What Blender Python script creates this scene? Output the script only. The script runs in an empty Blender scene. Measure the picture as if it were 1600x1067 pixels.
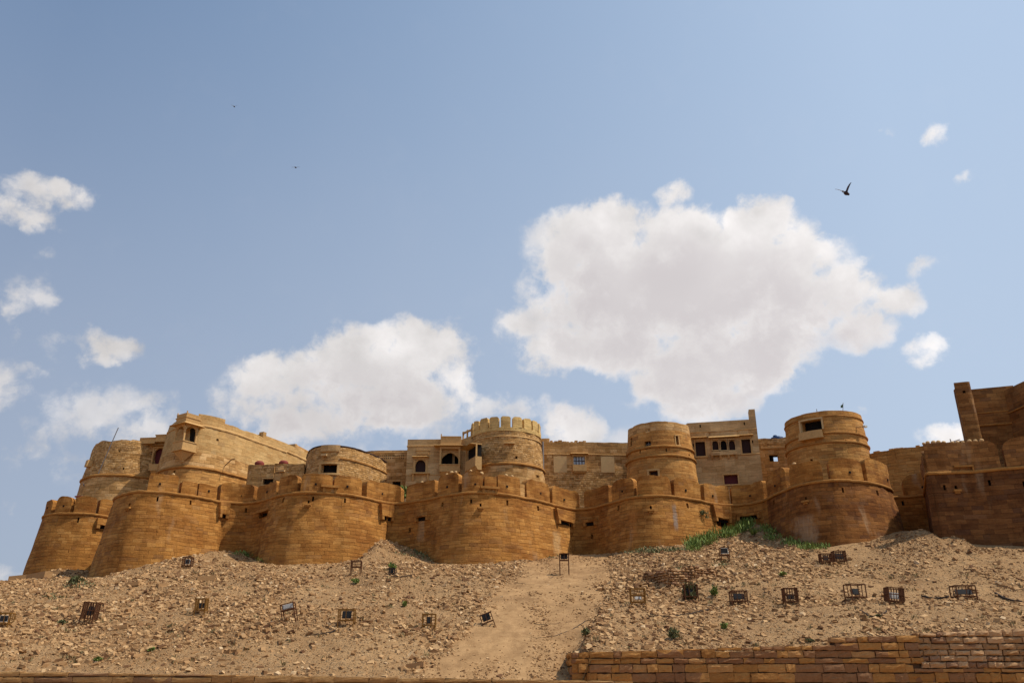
import bpy, math, random
import numpy as np
from mathutils import Vector, noise as mn, Matrix
R = math.radians
random.seed(7); rng = np.random.default_rng(11)
S = bpy.context.scene

# ------------------------------------------------------------------ camera
F = 1291.0; PITCH = R(22.3); CP, SP = math.cos(PITCH), math.sin(PITCH)
cam = bpy.data.cameras.new("camera"); camo = bpy.data.objects.new("camera", cam); S.collection.objects.link(camo)
camo.location = (0, 0, 0); camo.rotation_euler = (R(90) + PITCH, 0, 0)
cam.sensor_width = 36; cam.lens = F / 1600 * 36; cam.clip_end = 8000; cam.clip_start = .1
S.camera = camo
# ------------------------------------------------------------------ light
SUN_EL, SUN_DIR = R(58), (0.98, -0.10)
sun = bpy.data.lights.new("sun", 'SUN'); suno = bpy.data.objects.new("sun", sun); S.collection.objects.link(suno)
sun.energy = 4.2; sun.angle = R(0.8); sun.color = (1.0, .91, .78)
dv = Vector((SUN_DIR[0], SUN_DIR[1], 0)).normalized() * math.cos(SUN_EL) + Vector((0, 0, math.sin(SUN_EL)))
suno.rotation_euler = dv.to_track_quat('Z', 'Y').to_euler()
S.view_settings.view_transform = 'Standard'; S.view_settings.look = 'None'
S.view_settings.gamma = 1; S.view_settings.exposure = 0.0
S.render.engine = 'CYCLES'
S.cycles.max_bounces = 4; S.cycles.diffuse_bounces = 3; S.cycles.transparent_max_bounces = 6


def ray(px, py):
    u = (px - 800) / F; v = (533.5 - py) / F
    return np.array((u, CP - v * SP, SP + v * CP))
def at(px, py, Y):
    d = ray(px, py); return d * (Y / d[1])
def atz(px, py, z):
    d = ray(px, py); return d * (z / d[2])
def proj(P):
    P = np.asarray(P, float); d = P[..., 1] * CP + P[..., 2] * SP
    return 800 + F * P[..., 0] / d, 533.5 - F * (P[..., 2] * CP - P[..., 1] * SP) / d

# ------------------------------------------------------------------ node helpers
class NT:
    def __init__(s, tree): s.t = tree; s.n = tree.nodes; s.l = tree.links
    def add(s, typ, **kw):
        n = s.n.new(typ)
        for k, v in kw.items(): setattr(n, k, v)
        return n
    def set(s, sock, v):
        if isinstance(v, bpy.types.NodeSocket): s.l.new(v, sock)
        elif v is not None: sock.default_value = v
    def m(s, op, a, b=None, c=None, clamp=False):
        n = s.add('ShaderNodeMath', operation=op); n.use_clamp = clamp
        for i, v in enumerate((a, b, c)):
            if v is not None: s.set(n.inputs[i], v)
        return n.outputs[0]
    def v(s, op, a, b=None, out=0):
        n = s.add('ShaderNodeVectorMath', operation=op)
        s.set(n.inputs[0], a)
        if b is not None: s.set(n.inputs[1], b)
        return n.outputs[out]
    def comb(s, x, y, z=0.0):
        n = s.add('ShaderNodeCombineXYZ'); s.set(n.inputs[0], x); s.set(n.inputs[1], y); s.set(n.inputs[2], z); return n.outputs[0]
    def noise(s, vec, scale, detail=3, rough=.55, color=False, dist=0.0):
        n = s.add('ShaderNodeTexNoise'); s.set(n.inputs['Vector'], vec)
        n.inputs['Scale'].default_value = scale; n.inputs['Detail'].default_value = detail
        n.inputs['Roughness'].default_value = rough; n.inputs['Distortion'].default_value = dist
        return n.outputs['Color' if color else 0]
    def ss(s, v, a, b, lo=0.0, hi=1.0):
        n = s.add('ShaderNodeMapRange', interpolation_type='SMOOTHSTEP'); s.set(n.inputs[0], v)
        for i, q in enumerate((a, b, lo, hi)): s.set(n.inputs[i + 1], q)
        return n.outputs[0]
    def lin(s, v, a, b, lo=0.0, hi=1.0):
        n = s.add('ShaderNodeMapRange'); s.set(n.inputs[0], v)
        for i, q in enumerate((a, b, lo, hi)): s.set(n.inputs[i + 1], q)
        return n.outputs[0]
    def mix(s, f, a, b, mode='MIX'):
        n = s.add('ShaderNodeMix', data_type='RGBA', blend_type=mode)
        s.set(n.inputs[0], f)
        for i, q in ((6, a), (7, b)):
            s.set(n.inputs[i], q if isinstance(q, bpy.types.NodeSocket) else (*q[:3], 1))
        return n.outputs[2]
    def ramp(s, f, stops, const=False):
        n = s.add('ShaderNodeValToRGB'); s.set(n.inputs[0], f); e = n.color_ramp.elements
        if const: n.color_ramp.interpolation = 'CONSTANT'
        e[0].position, e[0].color = stops[0][0], (*stops[0][1], 1)
        e[1].position, e[1].color = stops[1][0], (*stops[1][1], 1)
        for p, c in stops[2:]:
            q = e.new(p); q.color = (*c, 1)
        return n.outputs[0]
    def white(s, vec, dim='2D'):
        n = s.add('ShaderNodeTexWhiteNoise', noise_dimensions=dim)
        s.set(n.inputs['W' if dim == '1D' else 'Vector'], vec); return n.outputs[0]

def newmat(name, rough=.9):
    m = bpy.data.materials.new(name); m.use_nodes = True; t = NT(m.node_tree)
    b = m.node_tree.nodes['Principled BSDF']; b.inputs['Roughness'].default_value = rough
    b.inputs['Specular IOR Level'].default_value = .15
    return m, t, b
def plain(name, col, rough=.6, metal=0.0, var=.25, scale=6):
    m, t, b = newmat(name, rough); b.inputs['Metallic'].default_value = metal
    geo = t.add('ShaderNodeNewGeometry'); n = t.noise(geo.outputs['Position'], scale, 4)
    c = t.mix(n, tuple(x * (1 - var) for x in col), tuple(min(1, x * (1 + var)) for x in col))
    t.set(b.inputs['Base Color'], c); return m

# ------------------------------------------------------------------ world
w = bpy.data.worlds.new("World"); S.world = w; w.use_nodes = True
t = NT(w.node_tree); bg = w.node_tree.nodes['Background']
sky = t.add('ShaderNodeTexSky', sky_type='NISHITA'); sky.sun_disc = False
sky.sun_elevation = SUN_EL; sky.sun_rotation = math.atan2(SUN_DIR[0], SUN_DIR[1])
sky.air_density = 1.0; sky.dust_density = 2.6; sky.ozone_density = 1.2; sky.altitude = 200
tc = t.add('ShaderNodeTexCoord'); dirv = tc.outputs['Generated']
sep = t.add('ShaderNodeSeparateXYZ'); t.set(sep.inputs[0], dirv)
az = t.m('ARCTAN2', sep.outputs[0], sep.outputs[1]); el = t.m('ARCSINE', sep.outputs[2])
warp = t.noise(dirv, 9, 3, .5, color=True)
warp2 = t.noise(dirv, 38, 4, .6, color=True)
wv = t.v('ADD', t.v('SCALE', t.v('SUBTRACT', warp, (.5, .5, .5))), t.v('SCALE', t.v('SUBTRACT', warp2, (.5, .5, .5))))
for n in t.n:
    if n.type == 'VECT_MATH' and n.operation == 'SCALE': n.inputs['Scale'].default_value = .06
wsc = [n for n in t.n if n.type == 'VECT_MATH' and n.operation == 'SCALE']
wsc[0].inputs['Scale'].default_value = .05; wsc[1].inputs['Scale'].default_value = .028
P2 = t.v('ADD', t.comb(az, el, 0), wv)
# cloud puffs: photo x, y, radii, strength
PUFF = [(925, 395, 95, 88, 1), (950, 350, 60, 50, .9), (1060, 375, 100, 62, 1), (1053, 297, 34, 28, .62), (1190, 362, 62, 58, 1),
        (1050, 455, 215, 95, 1.2), (1205, 430, 130, 90, 1), (1315, 465, 100, 55, .9), (1395, 462, 55, 36, .7),
        (1345, 520, 60, 42, .7), (865, 470, 60, 70, .7), (815, 515, 50, 34, .6), (950, 545, 150, 48, 1), (1090, 570, 140, 70, 1),
        (1180, 560, 95, 58, .9), (1100, 625, 90, 42, .8), (1225, 490, 110, 80, .9), (1440, 415, 34, 18, .42), (1440, 545, 42, 30, .56),
        (575, 575, 130, 66, 1), (655, 545, 78, 58, 1), (455, 600, 100, 52, .9), (420, 575, 44, 36, .8), (610, 630, 140, 52, 1),
        (700, 600, 52, 66, .75), (490, 655, 170, 42, .75), (725, 570, 34, 40, .4), (220, 648, 190, 50, .42), (240, 685, 220, 44, .45), (120, 640, 90, 30, .3), (360, 640, 80, 50, .5),
        (790, 630, 110, 26, .42), (850, 640, 60, 20, .3), (895, 668, 55, 42, .72), (1322, 655, 36, 22, .5), (1490, 678, 70, 26, .6),
        (84, 312, 78, 28, .6), (40, 338, 58, 32, .68), (158, 543, 66, 26, .64), (105, 542, 50, 26, .5), (50, 466, 38, 36, .42),
        (0, 490, 38, 60, .5), (0, 612, 55, 56, .52), (50, 577, 30, 16, .4), (0, 790, 34, 20, .4), (1456, 217, 30, 26, .52),
        (1385, 200, 16, 10, .36), (1510, 285, 20, 13, .36), (60, 400, 22, 14, .32), (0, 900, 60, 30, .4), (80, 700, 200, 46, .33), (620, 685, 300, 44, .36), (1000, 690, 180, 30, .3)]
acc = None
for (px, py, rx, ry, st) in PUFF:
    d = ray(px, py); d = d / np.linalg.norm(d)
    a0, e0 = math.atan2(d[0], d[1]), math.asin(d[2])
    d1 = ray(px + rx, py); d1 /= np.linalg.norm(d1); d2 = ray(px, py - ry); d2 /= np.linalg.norm(d2)
    sa = abs(math.atan2(d1[0], d1[1]) - a0) * 1.25; se = abs(math.asin(d2[2]) - e0) * 1.25
    mp = t.add('ShaderNodeMapping'); mp.inputs['Scale'].default_value = (1 / sa, 1 / se, 1)
    mp.inputs['Location'].default_value = (-a0 / sa, -e0 / se, 0); t.set(mp.inputs[0], P2)
    g = t.m('SUBTRACT', 1.0, t.v('DOT_PRODUCT', mp.outputs[0], mp.outputs[0], out=1), clamp=True)
    g = t.m('MULTIPLY', g, st)
    acc = g if acc is None else t.m('SMOOTH_MAX', acc, g, .13)
fb = t.noise(t.v('ADD', dirv, t.v('MULTIPLY', wv, (.6, .6, .6))), 24, 10, .58)
fb2 = t.noise(t.v('ADD', dirv, (.022, 0, .03)), 17, 6, .55)
fb3 = t.noise(dirv, 17, 6, .55)
wisp = t.noise(t.v('MULTIPLY', dirv, (1, 1, 1.5)), 5, 8, .65)
D = t.m('ADD', t.m('ADD', acc, t.m('MULTIPLY', t.m('SUBTRACT', fb, .5), 1.9)), t.m('MULTIPLY', t.m('SUBTRACT', wisp, .5), 1.1))
wide = t.m('MULTIPLY', t.ss(acc, .06, .30), t.ss(acc, -.15, .62))
alpha = t.m('MULTIPLY', t.m('POWER', t.ss(D, .16, .68), 1.0), wide)
relief = t.m('MULTIPLY', t.m('SUBTRACT', fb3, fb2), .9)
acc2 = None      # how much cloud stands between this point and the sun
for (px, py, rx, ry, st) in [p for p in PUFF if p[2] >= 90 and p[4] >= .8]:
    d = ray(px, py - 50); d = d / np.linalg.norm(d); a0, e0 = math.atan2(d[0], d[1]), math.asin(d[2])
    d = ray(px - 12, py + 62); d = d / np.linalg.norm(d); a0, e0 = math.atan2(d[0], d[1]), math.asin(d[2])
    sa, se = rx / F * 1.4, ry / F * 1.4; mp = t.add('ShaderNodeMapping'); mp.inputs['Scale'].default_value = (1 / sa, 1 / se, 1)
    mp.inputs['Location'].default_value = (-a0 / sa, -e0 / se, 0); t.set(mp.inputs[0], P2)
    g = t.m('SUBTRACT', 1.0, t.v('DOT_PRODUCT', mp.outputs[0], mp.outputs[0], out=1), clamp=True)
    acc2 = g if acc2 is None else t.m('SMOOTH_MAX', acc2, g, .3)
thick = t.m('MULTIPLY', t.ss(D, .2, 1.2), t.ss(t.m('ADD', acc2, t.m('MULTIPLY', t.m('SUBTRACT', fb3, .5), .25)), -.1, 1.1))
low = t.ss(el, .62, .42)
lum = t.m('ADD', 1.0, t.m('MULTIPLY', relief, t.lin(thick, 0, .6, .8, .04)))
lum = t.m('MULTIPLY', lum, t.lin(az, -.7, .5, .80, 1.03))
ccol = t.mix(t.m('MULTIPLY', thick, t.lin(low, 0, 1, .85, 1.0)), (.87, .84, .83), (.665, .625, .635))
csc = t.add('ShaderNodeVectorMath', operation='SCALE'); t.set(csc.inputs[0], ccol); t.set(csc.inputs['Scale'], lum)
skyc = t.v('MULTIPLY', sky.outputs[0], (.115, .118, .118))
hz = t.ss(el, .95, .12)      # dusty air, thicker towards the horizon and towards the sun
side = t.lin(az, -.6, .5, .0, 1.0)
hcol = t.mix(side, t.mix(hz, (.18, .295, .49), (.375, .44, .565)), t.mix(hz, (.52, .68, .90), (.50, .61, .77)))
skyc = t.mix(t.m('ADD', t.lin(hz, 0, 1, .58, .85), t.m('MULTIPLY', side, .08)), skyc, hcol)
veil = t.m('MULTIPLY', t.m('MULTIPLY', t.ss(t.noise(dirv, 1.6, 4, .55), .45, .8), .10), t.lin(hz, 0, 1, .3, 1.0))
skyc = t.mix(veil, skyc, (.60, .60, .66))
fin = t.mix(alpha, skyc, csc.outputs[0])
t.set(bg.inputs[0], fin); bg.inputs[1].default_value = 1.0
w.cycles.sampling_method = 'MANUAL'; w.cycles.sample_map_resolution = 256

# ------------------------------------------------------------------ materials
def masonry(name, h, wd, stops, joint=.03, jd=.45, stain=.5, grain=.35, bump=.6, warp=.06, rough=.92, dark=.05, seedo=0.0):
    m, t, b = newmat(name, rough)
    uv = t.add('ShaderNodeUVMap').outputs[0]; sp = t.add('ShaderNodeSeparateXYZ'); t.set(sp.inputs[0], uv)
    u, v = sp.outputs[0], sp.outputs[1]
    geo = t.add('ShaderNodeNewGeometry').outputs['Position']
    nz = t.m('SUBTRACT', t.noise(t.v('MULTIPLY', uv, (.22, .5, 1)), 1.0, 2), .5)
    nz2 = t.m('SUBTRACT', t.noise(t.v('MULTIPLY', uv, (1.6, 3.0, 1)), 1.0, 2), .5)
    v2 = t.m('ADD', t.m('ADD', v, t.m('MULTIPLY', nz, warp * 8)), t.m('MULTIPLY', nz2, warp * 1.2))
    vr = t.m('DIVIDE', v2, h); row = t.m('FLOOR', vr); fv = t.m('FRACT', vr)
    rr = t.white(t.m('ADD', row, seedo), '1D')
    wr = t.m('MULTIPLY', t.lin(rr, 0, 1, .65, 1.5), wd)
    nu = t.m('MULTIPLY', t.noise(t.comb(t.m('MULTIPLY', u, .9 / wd), t.m('MULTIPLY', row, 7.31)), 1.0, 1), 1.6)
    ur = t.m('ADD', t.m('ADD', t.m('DIVIDE', u, wr), t.m('MULTIPLY', rr, 37.0)), nu)
    cell = t.m('FLOOR', ur); fu = t.m('FRACT', ur)
    cid = t.comb(cell, row, seedo)
    r1 = t.white(cid, '3D'); r2 = t.white(t.v('ADD', cid, (31.7, 11.3, 5.1)), '3D')
    du = t.m('MULTIPLY', t.m('MINIMUM', fu, t.m('SUBTRACT', 1.0, fu)), wr)
    dvv = t.m('MULTIPLY', t.m('MINIMUM', fv, t.m('SUBTRACT', 1.0, fv)), h)
    ed = t.m('ADD', t.m('MINIMUM', t.m('MULTIPLY', du, 1.6), dvv), t.m('MULTIPLY', t.m('SUBTRACT', t.noise(geo, 9, 2), .5), joint * 1.2))
    je = t.ss(ed, joint * .15, joint); je = t.mix(t.ss(t.noise(t.v('MULTIPLY', geo, (1, 1, 2)), 1.1, 4, .65), .36, .62, .15, 1.0), (1, 1, 1), je); je = t.m('MULTIPLY', je, 1.0)
    col = t.ramp(r1, stops)
    gr = t.noise(geo, 7, 6, .7); gr2 = t.noise(t.v('MULTIPLY', uv, (.9, 7, 1)), 1.0, 6, .7)
    col = t.mix(1.0, col, t.mix(gr, (1 - grain,) * 3, (1 + grain,) * 3), 'MULTIPLY')
    col = t.mix(1.0, col, t.mix(t.ss(gr2, .25, .75), (1 - grain * .75,) * 3, (1 + grain * .6,) * 3), 'MULTIPLY')
    # odd dark stones
    col = t.mix(t.m('MULTIPLY', t.m('LESS_THAN', r2, dark), .26), col, (.13, .075, .05))
    # weather stains: broad patches and runs down the face
    st = t.ss(t.noise(t.v('MULTIPLY', geo, (1, 1, 2.2)), .3, 6, .68), .40, .66); st2 = t.ss(t.noise(t.v('MULTIPLY', geo, (1.1, 1.1, .16)), 1.0, 5, .6), .5, .74)
    col = t.mix(t.m('MULTIPLY', st, stain), col, t.mix(1.0, col, (.60, .50, .42), 'MULTIPLY'))
    col = t.mix(t.m('MULTIPLY', st2, stain * .75), col, t.mix(1.0, col, (.55, .50, .46), 'MULTIPLY'))
    st3 = t.ss(t.noise(t.v('MULTIPLY', geo, (.9, .9, .25)), .7, 3, .55), .62, .78)
    col = t.mix(t.m('MULTIPLY', st3, stain * .55), col, (.46, .32, .19))
    col = t.mix(je, t.mix(1.0, col, (jd, jd * .93, jd * .85), 'MULTIPLY'), col)
    t.set(b.inputs['Base Color'], col)
    hh = t.m('ADD', t.m('MULTIPLY', je, .5), t.m('ADD', t.m('MULTIPLY', gr, .7), t.m('MULTIPLY', r2, .35)))
    bp = t.add('ShaderNodeBump'); bp.inputs['Strength'].default_value = bump; bp.inputs['Distance'].default_value = .07
    t.set(bp.inputs['Height'], hh); t.set(b.inputs['Normal'], bp.outputs[0])
    return m
YL = 42.0
GOLD = [(0, (.34, .150, .034)), (.3, (.395, .175, .040)), (.6, (.44, .203, .048)), (.85, (.50, .245, .066)), (1, (.36, .162, .044))]
PALE = [(0, (.46, .27, .10)), (.35, (.52, .32, .125)), (.7, (.57, .37, .155)), (1, (.48, .29, .11))]
BROWN = [(0, (.40, .215, .07)), (.35, (.51, .285, .10)), (.7, (.60, .35, .135)), (1, (.68, .43, .19))]
DEEP = [(0, (.125, .050, .017)), (.4, (.165, .068, .022)), (.8, (.22, .094, .03)), (1, (.14, .062, .026))]
M = {
 'outer': masonry('golden sandstone ashlar', .30, .72, GOLD, joint=.03, jd=.66, stain=.8, dark=.03, bump=.9),
 'merlon': masonry('golden parapet sandstone', .32, .8, GOLD, joint=.025, jd=.72, stain=1.0, dark=.03, seedo=9.0),
 'pale': masonry('pale sandstone ashlar', .42, 1.0, PALE, joint=.025, jd=.82, stain=.4, dark=.02, seedo=3.0),
 'haveli': masonry('buff sandstone slabs', .62, 1.7, [(0, (.44, .265, .11)), (.4, (.54, .345, .155)), (.8, (.62, .42, .205)), (1, (.46, .27, .115))], joint=.03, jd=.75, stain=.5, dark=.02, seedo=5.0, bump=.35),
 'brown': masonry('weathered brown sandstone', .36, .8, BROWN, joint=.04, jd=.55, stain=.6, seedo=7.0),
 'rubble': masonry('small rubble masonry', .20, .34, BROWN, joint=.045, jd=.52, stain=.4, grain=.42, bump=.8, warp=.07, dark=.14, seedo=2.0),
 'orange': masonry('orange tower sandstone', .30, .8, [(0, (.42, .195, .052)), (.4, (.52, .255, .07)), (.8, (.60, .315, .095)), (1, (.46, .24, .075))], joint=.035, jd=.6, stain=.5, seedo=4.0),
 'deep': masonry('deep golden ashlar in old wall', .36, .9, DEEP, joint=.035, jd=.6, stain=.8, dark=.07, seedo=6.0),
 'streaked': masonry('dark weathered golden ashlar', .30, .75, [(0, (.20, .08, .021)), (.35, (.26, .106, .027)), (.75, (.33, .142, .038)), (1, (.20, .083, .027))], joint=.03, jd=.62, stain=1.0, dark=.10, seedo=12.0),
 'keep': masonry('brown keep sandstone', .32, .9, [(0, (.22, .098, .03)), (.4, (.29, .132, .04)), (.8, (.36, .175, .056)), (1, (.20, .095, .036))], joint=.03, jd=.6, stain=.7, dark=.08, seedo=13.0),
 'yellow': masonry('fresh yellow sandstone', .5, .9, [(0, (.62, .41, .15)), (.5, (.70, .48, .19)), (1, (.56, .36, .13))], joint=.025, jd=.75, stain=.25, dark=0, seedo=8.0),
}
M['trim'] = plain('carved sandstone', (.52, .315, .125), .85, var=.35, scale=5)
M['trimgold'] = plain('golden moulding stone', (.36, .17, .045), .88, var=.4, scale=3)
M['infill'] = plain('pale plaster infill', (.56, .38, .18), .9, var=.2, scale=3)
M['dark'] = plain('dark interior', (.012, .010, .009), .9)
M['shutter'] = plain('dark brown wooden shutter', (.045, .022, .018), .7, scale=12)
M['redwood'] = plain('dark red painted wood', (.10, .018, .018), .6, scale=12)
M['blueglass'] = plain('blue grey shutter', (.10, .14, .18), .3)
M['pane'] = plain('pale blue grey window glass', (.45, .52, .60), .15, var=.1)  # panes get a pale blue-grey base colour
M['rust'] = plain('rusty dark iron', (.13, .055, .025), .8, .2, var=.5, scale=20)
M['ochre'] = plain('dirty ochre painted iron', (.24, .115, .025), .7, var=.4, scale=20)
M['housing'] = plain('dark lamp housing', (.035, .028, .028), .5, .3)
M['whitebox'] = plain('white enamel box', (.62, .60, .52), .5)
M['silver'] = plain('dull silver reflector', (.42, .40, .37), .5, .3)
M['glass'] = plain('dusty dark lamp glass', (.02, .02, .022), .7, var=.3)
M['cable'] = plain('dusty black cable', (.05, .035, .028), .8)
M['tank'] = plain('dark blue plastic tank', (.02, .05, .13), .45)
M['terracotta'] = plain('red terracotta', (.22, .05, .035), .7)
M['wire'] = plain('grey iron mast', (.22, .20, .19), .6)
M['bird'] = plain('dark brown feathers', (.045, .030, .030), .8)
M['wing'] = plain('grey brown wing feathers', (.10, .085, .09), .8, var=.5)
M['ball'] = plain('pale round sandstone', (.55, .36, .17), .9, var=.25, scale=8)
M['flag'] = plain('faded green cloth', (.05, .10, .05), .8)

def leafmat(name, a, b_):
    m, t, b = newmat(name, .7)
    g = t.add('ShaderNodeNewGeometry'); t.set(b.inputs['Base Color'], t.mix(g.outputs['Random Per Island'], a, b_)); return m
M['leaf'] = leafmat('green leaves', (.09, .14, .03), (.25, .31, .08))
M['straw'] = leafmat('dry straw and thorn', (.12, .10, .045), (.26, .20, .09))
M['dryleaf'] = leafmat('dusty green leaves', (.08, .09, .035), (.20, .20, .09))

# sand and rubble ground
def groundmat(name, sand):
    m, t, b = newmat(name, .95)
    geo = t.add('ShaderNodeNewGeometry').outputs['Position']
    big = t.noise(geo, .22, 4); mid = t.noise(geo, 1.6, 5, .65); fine = t.noise(geo, 11, 5, .7)
    base = t.mix(t.ss(big, .35, .65), (.32, .188, .086), (.41, .25, .117))
    base = t.mix(t.ss(mid, .3, .7), t.mix(1.0, base, (.80, .77, .74), 'MULTIPLY'), base)
    hgt = fine
    if not sand:
        for sc, th in ((3.2, .5), (7.5, .5)):
            vo = t.add('ShaderNodeTexVoronoi', feature='F1'); t.set(vo.inputs['Vector'], t.v('MULTIPLY', geo, (1, 1, 1.6))); vo.inputs['Scale'].default_value = sc
            cs = t.add('ShaderNodeSeparateColor'); t.set(cs.inputs[0], vo.outputs['Color'])
            stn = t.m('MULTIPLY', t.m('GREATER_THAN', cs.outputs[0], th), t.ss(vo.outputs['Distance'], .52, .34))
            sc_ = t.ramp(cs.outputs[1], [(0, (.26, .15, .07)), (.5, (.42, .27, .14)), (1, (.34, .21, .10))])
            base = t.mix(t.m('MULTIPLY', stn, .6), base, sc_)
            hgt = t.m('ADD', hgt, t.m('MULTIPLY', stn, .9))
    base = t.mix(1.0, base, t.mix(fine, (.78,) * 3, (1.2,) * 3), 'MULTIPLY')
    if sand: base = t.mix(1.0, base, t.mix(t.ss(t.noise(t.v('MULTIPLY', geo, (1, .35, 1)), 1.1, 6, .72), .35, .65), (.84, .82, .80), (1.1, 1.1, 1.1)), 'MULTIPLY')
    t.set(b.inputs['Base Color'], base)
    bp = t.add('ShaderNodeBump'); bp.inputs['Strength'].default_value = .5 if sand else .9; bp.inputs['Distance'].default_value = .08
    t.set(bp.inputs['Height'], hgt); t.set(b.inputs['Normal'], bp.outputs[0])
    return m
M['slope'] = groundmat('rubble strewn sandy soil', False)
M['sand'] = groundmat('trodden sand', True)
def rockmat():
    m, t, b = newmat('sandstone rubble', .9); g = t.add('ShaderNodeNewGeometry')
    c = t.ramp(g.outputs['Random Per Island'], [(0, (.12, .055, .025)), (.2, (.27, .145, .06)), (.6, (.39, .228, .104)), (.95, (.52, .33, .16)), (1, (.60, .43, .25))])
    n = t.noise(g.outputs['Position'], 8, 4); c = t.mix(1.0, c, t.mix(n, (.75,) * 3, (1.2,) * 3), 'MULTIPLY')
    t.set(b.inputs['Base Color'], c); return m
M['rock'] = rockmat()
def blockmat(name, stops, purple):
    m, t, b = newmat(name, .88); g = t.add('ShaderNodeNewGeometry'); ri = g.outputs['Random Per Island']
    c = t.ramp(ri, stops)
    r2 = t.white(t.m('MULTIPLY', ri, 913.7), '1D')
    patch = t.ss(t.noise(g.outputs['Position'], .35, 2), .4, .62)
    c = t.mix(t.m('MULTIPLY', t.m('LESS_THAN', t.m('ADD', r2, t.m('MULTIPLY', patch, -.25)), purple), .6), c, (.19, .095, .06))
    n = t.noise(g.outputs['Position'], 5, 6, .7); n2 = t.noise(t.v('MULTIPLY', g.outputs['Position'], (2, 2, 9)), 1.5, 5, .7)
    c = t.mix(1.0, c, t.mix(n, (.62,) * 3, (1.35,) * 3), 'MULTIPLY'); c = t.mix(1.0, c, t.mix(n2, (.75,) * 3, (1.22,) * 3), 'MULTIPLY')
    t.set(b.inputs['Base Color'], c)
    bp = t.add('ShaderNodeBump'); bp.inputs['Strength'].default_value = .8; bp.inputs['Distance'].default_value = .05
    t.set(bp.inputs['Height'], t.m('ADD', n, n2)); t.set(b.inputs['Normal'], bp.outputs[0]); return m
M['block'] = blockmat('rough faced orange sandstone blocks', [(0, (.32, .145, .04)), (.4, (.41, .195, .055)), (.8, (.48, .24, .075)), (1, (.43, .23, .09))], .27)
M['coping'] = blockmat('long orange coping stones', [(0, (.36, .19, .07)), (.5, (.43, .24, .09)), (1, (.46, .27, .11))], .02)
M['fieldstone'] = blockmat('rounded field stones', [(0, (.34, .19, .085)), (.5, (.45, .265, .13)), (1, (.52, .32, .165))], .08)
M['mortar'] = plain('dark packed earth mortar', (.10, .055, .03), .95)

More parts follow.
